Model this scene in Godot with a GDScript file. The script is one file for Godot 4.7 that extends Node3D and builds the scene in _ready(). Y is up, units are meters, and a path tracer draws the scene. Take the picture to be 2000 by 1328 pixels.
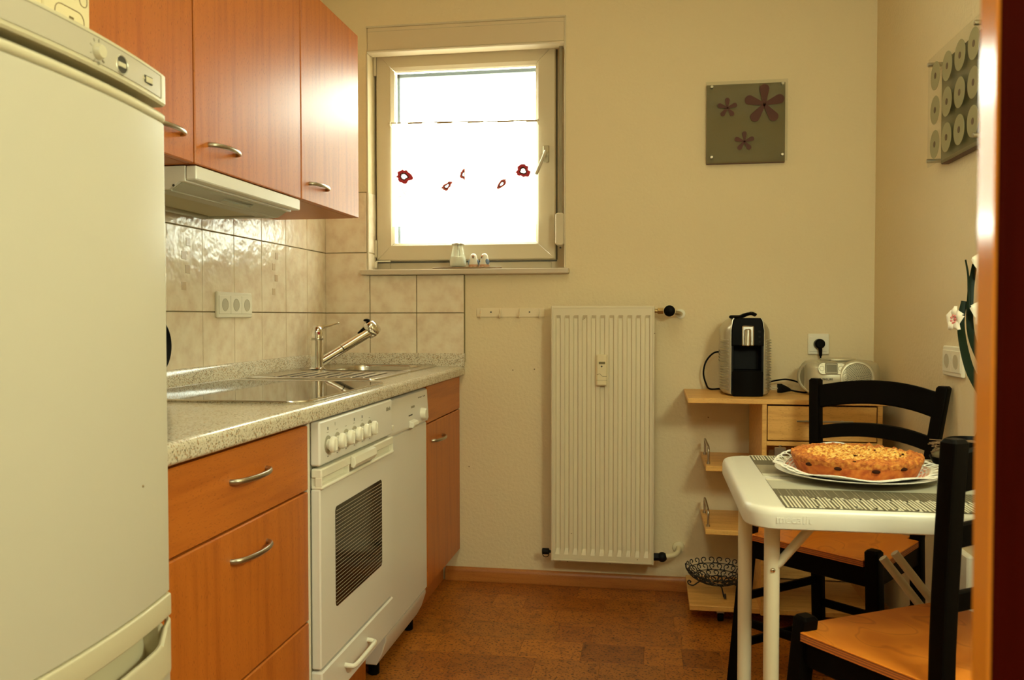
extends Node3D
# A narrow kitchen: fitted units on the left, window and radiator on the back wall, dining corner on the right.
# World: x from the left wall (0) to the right wall (2.186), y up, z from the back wall (0) towards the viewer.

const RW := 2.186     # inner face of the right wall
const CEIL := 2.5


# ------------------------------------------------------------------ mesh building
class MB:
	var v := PackedVector3Array()      # triangle soup, counter-clockwise from outside
	var uv := PackedVector2Array()
	var t := Transform3D.IDENTITY

	func tri(a: Vector3, b: Vector3, c: Vector3) -> void:
		v.append(t * a); v.append(t * b); v.append(t * c)

	func quad(a: Vector3, b: Vector3, c: Vector3, d: Vector3) -> void:
		tri(a, b, c); tri(a, c, d)

	func orient(from: int) -> MB:      # turns the piece added since `from` outwards
		if from >= v.size(): return self
		var c := Vector3.ZERO
		for i in range(from, v.size()): c += v[i]
		c /= float(v.size() - from)
		var vol := 0.0
		for i in range(from, v.size(), 3): vol += (v[i] - c).dot((v[i + 1] - c).cross(v[i + 2] - c))
		if vol < 0.0:
			for i in range(from, v.size(), 3):
				var s := v[i + 1]; v[i + 1] = v[i + 2]; v[i + 2] = s
		return self

	func box(c: Vector3, s: Vector3, bev := 0.0015) -> MB:
		var from := v.size()
		var h := s * 0.5
		var b: float = min(bev, min(h.x, min(h.y, h.z)) * 0.9)
		if b <= 0.0:
			for k in 3:
				for sg in [-1.0, 1.0]:
					var p := []
					for q in [[-1, -1], [1, -1], [1, 1], [-1, 1]]:
						var w := Vector3.ZERO
						w[k] = sg * h[k]; w[(k + 1) % 3] = q[0] * h[(k + 1) % 3]; w[(k + 2) % 3] = q[1] * h[(k + 2) % 3]
						p.append(c + w)
					if sg > 0: quad(p[0], p[1], p[2], p[3])
					else: quad(p[3], p[2], p[1], p[0])
			return orient(from)
		var P := func(k: int, sx: float, sy: float, sz: float) -> Vector3:
			var w := Vector3(sx * (h.x - b), sy * (h.y - b), sz * (h.z - b))
			w[k] = [sx, sy, sz][k] * h[k]
			return c + w
		var S := [-1.0, 1.0]
		for k in 3:
			var i := (k + 1) % 3
			var j := (k + 2) % 3
			for a in S:
				var p := []
				for q in [[-1.0, -1.0], [1.0, -1.0], [1.0, 1.0], [-1.0, 1.0]]:
					var g := [0.0, 0.0, 0.0]
					g[k] = a; g[i] = q[0]; g[j] = q[1]
					p.append(P.call(k, g[0], g[1], g[2]))
				if a > 0: quad(p[0], p[1], p[2], p[3])
				else: quad(p[3], p[2], p[1], p[0])
			for a in S:
				for d in S:
					var g0 := [0.0, 0.0, 0.0]
					g0[i] = a; g0[j] = d; g0[k] = -1.0
					var g1 := g0.duplicate(); g1[k] = 1.0
					var e := [P.call(i, g0[0], g0[1], g0[2]), P.call(j, g0[0], g0[1], g0[2]), P.call(j, g1[0], g1[1], g1[2]), P.call(i, g1[0], g1[1], g1[2])]
					if a * d > 0: quad(e[0], e[1], e[2], e[3])
					else: quad(e[3], e[2], e[1], e[0])
		for x in S:
			for y in S:
				for z in S:
					var e := [P.call(0, x, y, z), P.call(1, x, y, z), P.call(2, x, y, z)]
					if x * y * z > 0: tri(e[0], e[1], e[2])
					else: tri(e[2], e[1], e[0])
		return self

	func bx(x0: float, x1: float, y0: float, y1: float, z0: float, z1: float, bev := 0.0015) -> MB:
		return box(Vector3(x0 + x1, y0 + y1, z0 + z1) * 0.5, Vector3(absf(x1 - x0), absf(y1 - y0), absf(z1 - z0)), bev)

	# rings of equal length joined along their order; closed rings, capped ends
	func loft(rings: Array, cap0 := true, cap1 := true, closed := true, turn := true) -> MB:
		var from := v.size()
		var n: int = rings[0].size()
		var m := n if closed else n - 1
		for r in rings.size() - 1:
			var p = rings[r]
			var q = rings[r + 1]
			for i in m:
				var j := (i + 1) % n
				quad(p[i], p[j], q[j], q[i])
		if cap0: _cap(rings[0], true)
		if cap1: _cap(rings[-1], false)
		return orient(from) if turn else self

	func _cap(r, rev: bool) -> void:
		var c := Vector3.ZERO
		for p in r: c += p
		c /= r.size()
		for i in r.size():
			var a: Vector3 = r[i]
			var b: Vector3 = r[(i + 1) % r.size()]
			if rev: tri(b, a, c)
			else: tri(a, b, c)

	# a flat outline pushed through from h0 to h1 along w; axes give where u, v and w point
	func prism(poly: PackedVector2Array, h0: float, h1: float, ax: Basis, at := Vector3.ZERO, bev := 0.0) -> MB:
		var from := v.size()
		var pl := poly.duplicate()
		if Geometry2D.is_polygon_clockwise(pl): pl.reverse()
		var n := pl.size()
		var inn := PackedVector2Array()
		for i in n:
			var d0 := (pl[i] - pl[(i + n - 1) % n]).normalized()
			var d1 := (pl[(i + 1) % n] - pl[i]).normalized()
			var m := (Vector2(-d0.y, d0.x) + Vector2(-d1.y, d1.x))
			m = m / maxf(m.length_squared() * 0.5, 0.2)
			inn.append(pl[i] + m * bev)
		var lv := [[inn, h0], [pl, h0 + bev], [pl, h1 - bev], [inn, h1]] if bev > 0.0 else [[pl, h0], [pl, h1]]
		var R := []
		for l in lv:
			var ring := PackedVector3Array()
			for p in l[0]: ring.append(at + ax.x * p.x + ax.y * p.y + ax.z * l[1])
			R.append(ring)
		for r in R.size() - 1:
			for i in n:
				var j := (i + 1) % n
				quad(R[r][i], R[r][j], R[r + 1][j], R[r + 1][i])
		var idx := Geometry2D.triangulate_polygon(inn)
		for k in range(0, idx.size(), 3):
			var A := inn[idx[k]]
			var B := inn[idx[k + 1]]
			var Cc := inn[idx[k + 2]]
			var ccw := (B - A).cross(Cc - A) > 0.0
			var i0 := idx[k]
			var i1 := idx[k + 1] if ccw else idx[k + 2]
			var i2 := idx[k + 2] if ccw else idx[k + 1]
			tri(R[-1][i0], R[-1][i1], R[-1][i2])
			tri(R[0][i2], R[0][i1], R[0][i0])
		return orient(from)

	# profile of (radius, height) turned round the y axis of the frame f
	func lathe(prof: Array, n := 24, f := Transform3D.IDENTITY, turn := true) -> MB:
		var rings := []
		for p in prof:
			var ring := PackedVector3Array()
			for i in n:
				var a := TAU * i / n
				ring.append(f * Vector3(p[0] * cos(a), p[1], -p[0] * sin(a)))
			rings.append(ring)
		return loft(rings, prof[0][0] > 1e-6, prof[-1][0] > 1e-6, true, turn)

	func tube(pts: Array, r: float, n := 8, closed := false, ry := -1.0, up := Vector3.ZERO, r_end := -1.0) -> MB:
		var from := v.size()
		var b := r if ry < 0.0 else ry
		var rings := []
		var nv := up
		var k := pts.size()
		for i in k:
			var p0: Vector3 = pts[(i + k - 1) % k] if closed else pts[max(i - 1, 0)]
			var p1: Vector3 = pts[(i + 1) % k] if closed else pts[min(i + 1, k - 1)]
			var d := (p1 - p0).normalized()
			if nv == Vector3.ZERO: nv = Vector3.UP if absf(d.y) < 0.9 else Vector3.RIGHT
			var base := up if up != Vector3.ZERO else nv
			nv = (base - d * base.dot(d)).normalized()
			var side := d.cross(nv)
			var s := 1.0 if r_end < 0.0 else lerpf(1.0, r_end / r, float(i) / (k - 1))
			var ring := PackedVector3Array()
			for j in n:
				var a := TAU * (j + 0.5) / n
				ring.append(pts[i] + (side * cos(a) * r + nv * sin(a) * b) * s)
			rings.append(ring)
		if closed: rings.append(rings[0])
		loft(rings, not closed, not closed, true, false)
		return orient(from)

	func cyl(a: Vector3, b: Vector3, r: float, n := 16, bev := 0.0, r2 := -1.0) -> MB:
		var d := (b - a)
		var L := d.length()
		var y := d / L
		var x := y.cross(Vector3.UP if absf(y.y) < 0.9 else Vector3.RIGHT).normalized()
		var f := Transform3D(Basis(x, y, x.cross(y)), a)
		var e := r if r2 < 0.0 else r2
		if bev <= 0.0: return lathe([[r, 0.0], [e, L]], n, f)
		return lathe([[r - bev, 0.0], [r, bev], [e, L - bev], [e - bev, L]], n, f)

	func ball(c: Vector3, r: Vector3, n := 16, m := 10) -> MB:
		var pr := []
		for i in m + 1:
			var a := PI * i / m - PI / 2
			pr.append([cos(a) if i > 0 and i < m else 0.0, sin(a)])
		return lathe(pr, n, Transform3D(Basis.from_scale(r), c))

	# beam of rectangular section from a to b
	func beam(a: Vector3, b: Vector3, w: float, h: float, up := Vector3.UP, bev := 0.003) -> MB:
		var d := (b - a)
		var z := d.normalized()
		var u := (up - z * up.dot(z)).normalized()
		var keep := t
		t = t * Transform3D(Basis(u.cross(z), u, z), (a + b) * 0.5)
		box(Vector3.ZERO, Vector3(w, h, d.length()), bev)
		t = keep
		return self

	# open sheet of points g[row][column]
	func sheet(g: Array) -> MB:
		for r in g.size() - 1:
			for i in g[r].size() - 1:
				quad(g[r][i], g[r][i + 1], g[r + 1][i + 1], g[r + 1][i])
		return self

	# welded mesh whose normals run on where faces meet at less than `crease` degrees
	func mesh(crease := 40.0, origin := Vector3.ZERO) -> ArrayMesh:
		var nt := v.size() / 3
		var fn := PackedVector3Array()
		var un := PackedVector3Array()
		fn.resize(nt); un.resize(nt)
		var at := {}
		var ids := PackedInt32Array()
		ids.resize(v.size())
		var lists := []
		for i in nt:
			var c := (v[3 * i + 1] - v[3 * i]).cross(v[3 * i + 2] - v[3 * i])
			fn[i] = c
			un[i] = c.normalized()
			if c.length_squared() < 1e-20: continue
			for k in 3:
				var key := Vector3i((v[3 * i + k] * 20000.0).round())
				var id: int = at.get(key, -1)
				if id < 0:
					id = lists.size()
					at[key] = id
					lists.append(PackedInt32Array())
				lists[id].append(i)
				ids[3 * i + k] = id
		var cs := cos(deg_to_rad(crease))
		var P := PackedVector3Array()
		var N := PackedVector3Array()
		var U := PackedVector2Array()
		var has_uv := uv.size() == v.size()
		for i in nt:
			if fn[i].length_squared() < 1e-20: continue
			for k in [0, 2, 1]:
				var s := Vector3.ZERO
				for f in lists[ids[3 * i + k]]:
					if un[f].dot(un[i]) > cs: s += fn[f]
				P.append(v[3 * i + k] - origin)
				N.append(s.normalized())
				if has_uv: U.append(uv[3 * i + k])
		var arr := []
		arr.resize(Mesh.ARRAY_MAX)
		arr[Mesh.ARRAY_VERTEX] = P
		arr[Mesh.ARRAY_NORMAL] = N
		if has_uv: arr[Mesh.ARRAY_TEX_UV] = U
		var am := ArrayMesh.new()
		am.add_surface_from_arrays(Mesh.PRIMITIVE_TRIANGLES, arr)
		return am


# ------------------------------------------------------------------ nodes
var taken := {}
var M := {}
var rng := RandomNumberGenerator.new()

func numbered(parent: Node, called: String) -> String:
	var key := "%d/%s" % [parent.get_instance_id(), called]
	var n: int = taken.get(key, 0)
	taken[key] = n + 1
	return called if n == 0 else "%s_%03d" % [called, n]

func tag(o: Node, label := "", category := "", group := "", kind := "") -> Node:
	if label: o.set_meta("label", label)
	if category: o.set_meta("category", category)
	if group: o.set_meta("group", group)
	if kind: o.set_meta("kind", kind)
	return o

# a thing: a Node3D at its base whose children are its parts
func thing(called: String, label: String, category: String, at := Vector3.ZERO, group := "") -> Node3D:
	var o := Node3D.new()
	o.name = numbered(self, called)
	add_child(o, true)
	o.position = at
	tag(o, label, category, group)
	return o

func place(parent: Node, called: String, mesh: Mesh, m: Material) -> MeshInstance3D:
	var o := MeshInstance3D.new()
	o.name = numbered(parent, called)
	o.mesh = mesh
	o.material_override = m
	parent.add_child(o, true)
	return o

# one mesh from world coordinates, under parent
func part(parent: Node3D, called: String, mb: MB, m: Material, crease := 40.0) -> MeshInstance3D:
	var org := parent.global_position if parent != self else Vector3.ZERO
	return place(parent, called, mb.mesh(crease, org), m)

# same, for shapes given in the parent's own axes
func own(parent: Node3D, called: String, mb: MB, m: Material, crease := 40.0) -> MeshInstance3D:
	return place(parent, called, mb.mesh(crease), m)

func structure(called: String, mb: MB, m: Material, crease := 40.0) -> MeshInstance3D:
	var o := part(self, called, mb, m, crease)
	o.set_meta("kind", "structure")
	return o

func lettering(parent: Node3D, called: String, words: String, at: Vector3, ax: Basis, high: float, m: Material, thick := 0.0006, bold := false) -> MeshInstance3D:
	var tm := TextMesh.new()
	var f := SystemFont.new()
	f.font_names = PackedStringArray(["Droid Sans"])
	if bold: f.font_weight = 700
	tm.font = f
	tm.text = words
	tm.font_size = 32
	tm.pixel_size = high / 23.0
	tm.depth = thick
	var o := place(parent, called, tm, m)
	o.transform = Transform3D(ax, at - (parent.global_position if parent != self else Vector3.ZERO))
	return o


# ------------------------------------------------------------------ outlines and paths
func V(x: float, y: float, z: float) -> Vector3: return Vector3(x, y, z)

func rrect(x0: float, x1: float, y0: float, y1: float, r: float, n := 5) -> PackedVector2Array:
	var p := PackedVector2Array()
	for c in [[x1 - r, y1 - r, 0.0], [x0 + r, y1 - r, 1.0], [x0 + r, y0 + r, 2.0], [x1 - r, y0 + r, 3.0]]:
		for i in n + 1:
			var a: float = (c[2] + float(i) / n) * PI / 2
			p.append(Vector2(c[0] + r * cos(a), c[1] + r * sin(a)))
	return p

func circle2(cx: float, cy: float, r: float, n := 24) -> PackedVector2Array:
	var p := PackedVector2Array()
	for i in n: p.append(Vector2(cx + r * cos(TAU * i / n), cy + r * sin(TAU * i / n)))
	return p

func ring3(poly: PackedVector2Array, ax: Basis, at: Vector3) -> PackedVector3Array:
	var r := PackedVector3Array()
	for p in poly: r.append(at + ax.x * p.x + ax.y * p.y)
	return r

# smooth path through points
func spline(p: Array, per := 6) -> Array:
	var out := []
	for i in p.size() - 1:
		var a: Vector3 = p[max(i - 1, 0)]
		var b: Vector3 = p[i]
		var c: Vector3 = p[i + 1]
		var d: Vector3 = p[min(i + 2, p.size() - 1)]
		for k in per: out.append(b.cubic_interpolate(c, a, d, float(k) / per))
	out.append(p[-1])
	return out

# axes whose third one points along the named world axis, with u and v lying flat in that plane
var AX := Basis(Vector3(0, 0, -1), Vector3(0, 1, 0), Vector3(1, 0, 0))   # faces +x: u = -z, v = y
var AY := Basis(Vector3(1, 0, 0), Vector3(0, 0, -1), Vector3(0, 1, 0))   # faces +y: u = x, v = -z
var AZ := Basis(Vector3(1, 0, 0), Vector3(0, 1, 0), Vector3(0, 0, 1))    # faces +z: u = x, v = y


# ------------------------------------------------------------------ materials
func lin(r: float, g: float, b: float) -> Color: return Color(r, g, b).linear_to_srgb()

func noise_tex(kind: int, freq: float, ramp: Array, sd := 1, size := 512, oct := 4, normal := 0.0, ret := -1) -> NoiseTexture2D:
	var n := FastNoiseLite.new()
	n.noise_type = kind
	n.frequency = freq
	n.seed = sd
	n.fractal_octaves = oct
	if oct <= 1: n.fractal_type = FastNoiseLite.FRACTAL_NONE
	if ret >= 0: n.cellular_return_type = ret
	var t := NoiseTexture2D.new()
	t.width = size; t.height = size
	t.seamless = true
	t.noise = n
	if normal > 0.0:
		t.as_normal_map = true
		t.bump_strength = normal
	elif ramp.size():
		var g := Gradient.new()
		var o := PackedFloat32Array()
		var c := PackedColorArray()
		for q in ramp:
			o.append(q[0]); c.append(q[1])
		g.offsets = o; g.colors = c
		t.color_ramp = g
	return t

func mat(called: String, c: Color, rough := 0.5, metal := 0.0, spec := 0.5) -> StandardMaterial3D:
	var m := StandardMaterial3D.new()
	m.resource_name = called
	m.albedo_color = c
	m.roughness = rough
	m.metallic = metal
	m.metallic_specular = spec
	M[called] = m
	return m

func tri_map(m: StandardMaterial3D, tex: Texture2D, sc: Vector3, world := true) -> StandardMaterial3D:
	m.albedo_texture = tex
	m.uv1_triplanar = true
	m.uv1_world_triplanar = world
	m.uv1_scale = sc
	m.uv1_triplanar_sharpness = 8.0
	return m

func bump(m: StandardMaterial3D, tex: Texture2D, depth: float) -> StandardMaterial3D:
	m.heightmap_enabled = true
	m.heightmap_texture = tex
	m.heightmap_scale = depth
	return m

func flecks(m: StandardMaterial3D, tex: Texture2D, sc: Vector3) -> StandardMaterial3D:
	m.detail_enabled = true
	m.detail_albedo = tex
	m.detail_blend_mode = BaseMaterial3D.BLEND_MODE_MUL
	m.detail_uv_layer = BaseMaterial3D.DETAIL_UV_2
	m.uv2_triplanar = true
	m.uv2_world_triplanar = m.uv1_world_triplanar
	m.uv2_scale = sc
	m.uv2_triplanar_sharpness = 8.0
	return m

func make_materials() -> void:
	var SM := FastNoiseLite.TYPE_SIMPLEX_SMOOTH
	var CE := FastNoiseLite.TYPE_CELLULAR
	var plain_ramp := [[0.0, Color.BLACK], [1.0, Color.WHITE]]
	var relief := noise_tex(SM, 0.03, plain_ramp, 5, 512, 3)
	var grain := noise_tex(SM, 0.010, [[0.2, lin(0.82, 0.74, 0.66)], [0.5, lin(0.95, 0.93, 0.90)], [0.8, lin(1.0, 1.0, 1.0)]], 7, 512, 5)
	var pores := noise_tex(SM, 0.05, [[0.0, Color.WHITE], [0.70, Color.WHITE], [0.80, lin(0.72, 0.62, 0.54)], [1.0, lin(0.6, 0.5, 0.42)]], 11, 512, 3)
	# walls: woodchip paper under cream paint
	var wall := mat("wall_paint", lin(0.76, 0.63, 0.40), 0.85)
	wall.uv1_triplanar = true; wall.uv1_world_triplanar = true; wall.uv1_scale = Vector3.ONE * 3.4
	bump(wall, relief, 0.10)
	mat("ceiling_paint", lin(0.80, 0.68, 0.48), 0.9)
	mat("window_plastic", lin(0.62, 0.53, 0.37), 0.35)
	mat("shutter_box", lin(0.66, 0.54, 0.36), 0.5)
	mat("gasket", lin(0.12, 0.115, 0.09), 0.6)
	mat("spacer", lin(0.20, 0.29, 0.36), 0.5)
	var pane := mat("pane_glass", Color(1, 1, 1, 0.04), 0.02)
	pane.transparency = BaseMaterial3D.TRANSPARENCY_ALPHA
	mat("sill_stone", lin(0.60, 0.50, 0.37), 0.45)
	var cl := mat("curtain_cloth", lin(0.88, 0.86, 0.78), 0.9)
	cl.backlight_enabled = true
	cl.backlight = Color(1, 1, 1)
	cl.cull_mode = BaseMaterial3D.CULL_DISABLED
	mat("poppy_red", lin(0.44, 0.030, 0.045), 0.9)
	mat("poppy_pink", lin(0.52, 0.10, 0.08), 0.9)
	mat("poppy_dark", lin(0.06, 0.015, 0.015), 0.9)
	mat("stem_thread", lin(0.22, 0.17, 0.06), 0.9)
	mat("curtain_rod", lin(0.36, 0.25, 0.12), 0.5)
	# tiles
	var tile_tex := noise_tex(SM, 0.008, [[0.15, lin(0.76, 0.60, 0.43)], [0.5, lin(0.82, 0.69, 0.51)], [0.85, lin(0.86, 0.75, 0.57)]], 21, 512, 5)
	var tile := mat("tile_glaze", Color.WHITE, 0.23)
	tri_map(tile, tile_tex, Vector3.ONE * 3.0)
	var wavy := noise_tex(SM, 0.010, plain_ramp, 23, 512, 3)
	bump(tile, wavy, 0.17)
	mat("tile_print", lin(0.58, 0.42, 0.25), 0.3)
	mat("grout", lin(0.20, 0.155, 0.065), 0.9)
	# floor of cork
	var cork_tones := [[0.44, 0.145, 0.014], [0.38, 0.115, 0.010], [0.50, 0.17, 0.018], [0.33, 0.10, 0.009], [0.41, 0.14, 0.016], [0.46, 0.15, 0.012]]
	var cork_tex := noise_tex(SM, 0.02, [[0.1, lin(0.62, 0.55, 0.48)], [0.45, lin(0.92, 0.90, 0.88)], [0.9, lin(1, 1, 1)]], 31, 512, 5)
	var cork_dots := noise_tex(SM, 0.06, [[0.0, Color.WHITE], [0.63, Color.WHITE], [0.74, lin(0.34, 0.24, 0.18)], [1.0, lin(0.2, 0.14, 0.1)]], 33, 512, 2)
	for i in 6:
		var c := mat("cork_%d" % i, lin(cork_tones[i][0], cork_tones[i][1], cork_tones[i][2]), 0.42)
		tri_map(c, cork_tex, Vector3.ONE * 1.7)
		c.uv1_offset = Vector3(0.17 * i, 0.31 * i, 0.23 * i)
		flecks(c, cork_dots, Vector3.ONE * 2.6)
	mat("floor_base", lin(0.20, 0.07, 0.012), 0.8)
	# beech-look fronts, standing and lying grain
	for w in [["beech", lin(0.54, 0.155, 0.019), Vector3(5, 0.35, 5), Vector3(10, 2.6, 10)], ["beech_across", lin(0.54, 0.155, 0.019), Vector3(5, 5, 0.35), Vector3(10, 10, 2.6)],
			["pale_wood", lin(0.80, 0.45, 0.125), Vector3(0.7, 8, 8), Vector3(2, 14, 14)], ["skirting_wood", lin(0.48, 0.17, 0.03), Vector3(0.6, 9, 9), Vector3(3, 14, 14)]]:
		var b := mat(w[0], w[1], 0.39)
		tri_map(b, grain, w[2])
		flecks(b, pores, w[3])
	M.pale_wood.roughness = 0.4
	var ply_tex := noise_tex(SM, 0.006, [[0.3, lin(0.9, 0.82, 0.74)], [0.46, lin(1, 1, 1)], [0.5, lin(0.78, 0.66, 0.54)], [0.54, lin(1, 1, 1)], [0.75, lin(0.95, 0.9, 0.86)]], 41, 512, 2)
	var ply := mat("ply_veneer", lin(0.82, 0.26, 0.025), 0.33)
	tri_map(ply, ply_tex, Vector3(3.0, 3.0, 1.4), false)
	mat("ply_edge", lin(0.56, 0.16, 0.025), 0.5)
	mat("ply_dark", lin(0.28, 0.08, 0.02), 0.5)
	mat("black_lacquer", lin(0.004, 0.003, 0.0024), 0.36, 0.0, 0.15)
	mat("beech_carcass", lin(0.50, 0.16, 0.03), 0.45)
	mat("white_edge", lin(0.80, 0.74, 0.60), 0.4)
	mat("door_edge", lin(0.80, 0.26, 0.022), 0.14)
	var dm := mat("door_mahogany", lin(0.055, 0.003, 0.0012), 0.3, 0.0, 0.15)
	tri_map(dm, grain, Vector3(8, 0.7, 8))
		# worktop
	var speck := noise_tex(CE, 0.10, [[0.0, lin(0.24, 0.20, 0.14)], [0.06, lin(0.40, 0.34, 0.24)], [0.13, lin(0.5, 0.44, 0.33)], [0.14, lin(0.62, 0.57, 0.45)], [0.40, lin(0.50, 0.45, 0.34)], [0.41, lin(0.72, 0.67, 0.54)], [0.75, lin(0.58, 0.54, 0.42)], [0.76, lin(0.46, 0.30, 0.17)], [0.84, lin(0.40, 0.38, 0.30)], [0.85, lin(0.70, 0.64, 0.52)], [1.0, lin(0.76, 0.7, 0.58)]], 51, 1024, 1, 0.0, FastNoiseLite.RETURN_CELL_VALUE)
	speck.color_ramp.interpolation_mode = Gradient.GRADIENT_INTERPOLATE_CONSTANT
	var wt := mat("worktop", lin(0.95, 0.93, 0.9), 0.16)
	tri_map(wt, speck, Vector3.ONE * 3.6)
	# appliances and metals
	mat("white_enamel", lin(0.80, 0.77, 0.70), 0.30)
	mat("fridge_white", lin(0.57, 0.53, 0.425), 0.30)
	mat("fridge_trim", lin(0.61, 0.55, 0.38), 0.35)
	mat("panel_grey", lin(0.50, 0.45, 0.35), 0.35)
	mat("knob_cream", lin(0.84, 0.80, 0.66), 0.3)
	mat("knob_ring", lin(0.42, 0.38, 0.28), 0.35, 0.3)
	mat("print_grey", lin(0.30, 0.27, 0.2), 0.5)
	mat("print_dark", lin(0.05, 0.045, 0.035), 0.5)
	mat("hood_grey", lin(0.42, 0.40, 0.31), 0.4)
	mat("hood_filter", lin(0.50, 0.44, 0.27), 0.6)
	mat("steel", lin(0.62, 0.58, 0.50), 0.24, 1.0)
	mat("chrome", lin(0.80, 0.78, 0.72), 0.07, 1.0)
	mat("brushed", lin(0.50, 0.46, 0.37), 0.3, 1.0)
	mat("hob_glass", lin(0.012, 0.011, 0.010), 0.03, 0.0, 0.9)
	mat("oven_glass", lin(0.010, 0.008, 0.005), 0.08)
	mat("oven_stripe", lin(0.50, 0.45, 0.33), 0.5)
	mat("black_plastic", lin(0.005, 0.0042, 0.0035), 0.36, 0.0, 0.14)
	mat("black_matt", lin(0.006, 0.0055, 0.005), 0.6, 0.0, 0.3)
	mat("radiator_paint", lin(0.72, 0.63, 0.44), 0.45)
	mat("meter_cream", lin(0.74, 0.64, 0.40), 0.45)
	mat("brass", lin(0.45, 0.30, 0.12), 0.35, 0.9)
	mat("socket_white", lin(0.82, 0.77, 0.62), 0.4)
	mat("socket_well", lin(0.52, 0.47, 0.33), 0.5)
	mat("silver_plastic", lin(0.56, 0.52, 0.42), 0.3, 0.75)
	mat("radio_silver", lin(0.60, 0.55, 0.40), 0.38, 0.45)
	mat("radio_dark", lin(0.26, 0.23, 0.15), 0.45, 0.3)
	mat("lcd", lin(0.16, 0.14, 0.07), 0.25)
	mat("speaker_mesh", lin(0.40, 0.36, 0.24), 0.55, 0.4)
	mat("red_dot", lin(0.4, 0.03, 0.02), 0.4)
	# small things
	var jar := mat("jar_glass", Color(0.9, 0.95, 0.88, 0.10), 0.03)
	jar.transparency = BaseMaterial3D.TRANSPARENCY_ALPHA
	mat("sugar", lin(0.80, 0.76, 0.62), 0.9)
	mat("lid_metal", lin(0.6, 0.6, 0.55), 0.2, 1.0)
	mat("bird_white", lin(0.82, 0.78, 0.66), 0.3)
	mat("bird_orange", lin(0.62, 0.34, 0.19), 0.35)
	mat("bird_blue", lin(0.16, 0.22, 0.34), 0.35)
	mat("bird_dark", lin(0.16, 0.10, 0.06), 0.4)
	mat("tray_brown", lin(0.26, 0.17, 0.08), 0.5)
	mat("clear_plastic", lin(0.84, 0.71, 0.49), 0.3)
	mat("picture_olive", lin(0.125, 0.080, 0.013), 0.6)
	mat("picture_flower", lin(0.075, 0.015, 0.003), 0.6)
	mat("picture_board", lin(0.10, 0.03, 0.015), 0.5)
	mat("disc_grey", lin(0.30, 0.265, 0.13), 0.35)
	mat("disc_brown", lin(0.09, 0.045, 0.015), 0.4)
	mat("wall_print", lin(0.17, 0.135, 0.05), 0.4)
	var gp := mat("glass_pane", Color(0.5, 0.55, 0.42, 0.07), 0.04)
	gp.transparency = BaseMaterial3D.TRANSPARENCY_ALPHA
	gp.metallic_specular = 0.28
	mat("table_white", lin(0.68, 0.64, 0.54), 0.32)
	mat("table_leg", lin(0.68, 0.60, 0.42), 0.4)
	mat("mat_grey", lin(0.40, 0.37, 0.275), 0.7)
	mat("mat_taupe", lin(0.26, 0.22, 0.14), 0.7)
	mat("mat_dark", lin(0.105, 0.085, 0.045), 0.7)
	mat("mat_light", lin(0.60, 0.55, 0.40), 0.7)
	mat("porcelain", lin(0.84, 0.80, 0.72), 0.12)
	mat("doily_paper", lin(0.86, 0.82, 0.72), 0.9)
	mat("doily_red", lin(0.74, 0.30, 0.17), 0.8)
	var crumb := noise_tex(SM, 0.02, [[0.22, lin(0.30, 0.06, 0.006)], [0.38, lin(0.56, 0.20, 0.022)], [0.55, lin(0.72, 0.40, 0.075)], [0.8, lin(0.82, 0.56, 0.18)]], 61, 512, 4)
	var brown := noise_tex(SM, 0.02, [[0.2, lin(0.26, 0.05, 0.006)], [0.5, lin(0.46, 0.13, 0.014)], [0.85, lin(0.60, 0.25, 0.04)]], 62, 512, 4)
	tri_map(mat("cake_browned", Color.WHITE, 0.85), brown, Vector3.ONE * 8.0)
	var ck := mat("cake_crumb", Color.WHITE, 0.85)
	tri_map(ck, crumb, Vector3.ONE * 8.0)
	var crust := noise_tex(SM, 0.02, [[0.2, lin(0.36, 0.07, 0.008)], [0.6, lin(0.56, 0.15, 0.018)], [0.9, lin(0.66, 0.22, 0.03)]], 63, 256, 4)
	tri_map(mat("cake_crust", Color.WHITE, 0.8), crust, Vector3.ONE * 8.0)
	mat("chocolate", lin(0.030, 0.010, 0.005), 0.8, 0.0, 0.15)
	var sv := mat("clear_server", Color(0.95, 0.93, 0.85, 0.12), 0.05)
	sv.transparency = BaseMaterial3D.TRANSPARENCY_ALPHA
	mat("wrought_iron", lin(0.012, 0.011, 0.013), 0.45)
	mat("leaf_dark", lin(0.008, 0.015, 0.006), 0.4, 0.0, 0.18)
	var pt := mat("petal", lin(0.84, 0.76, 0.62), 0.6)
	pt.backlight_enabled = true; pt.backlight = Color(0.4, 0.36, 0.3)
	mat("petal_pink", lin(0.62, 0.18, 0.16), 0.6)
	mat("twig", lin(0.20, 0.11, 0.05), 0.8)
	mat("moss", lin(0.20, 0.15, 0.07), 0.95)
	var gl := mat("lamp_globe", lin(1, 0.86, 0.55), 0.4)
	gl.emission_enabled = true
	gl.emission = lin(0.90, 0.98, 0.67)
	gl.emission_energy_multiplier = 1.5


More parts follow.
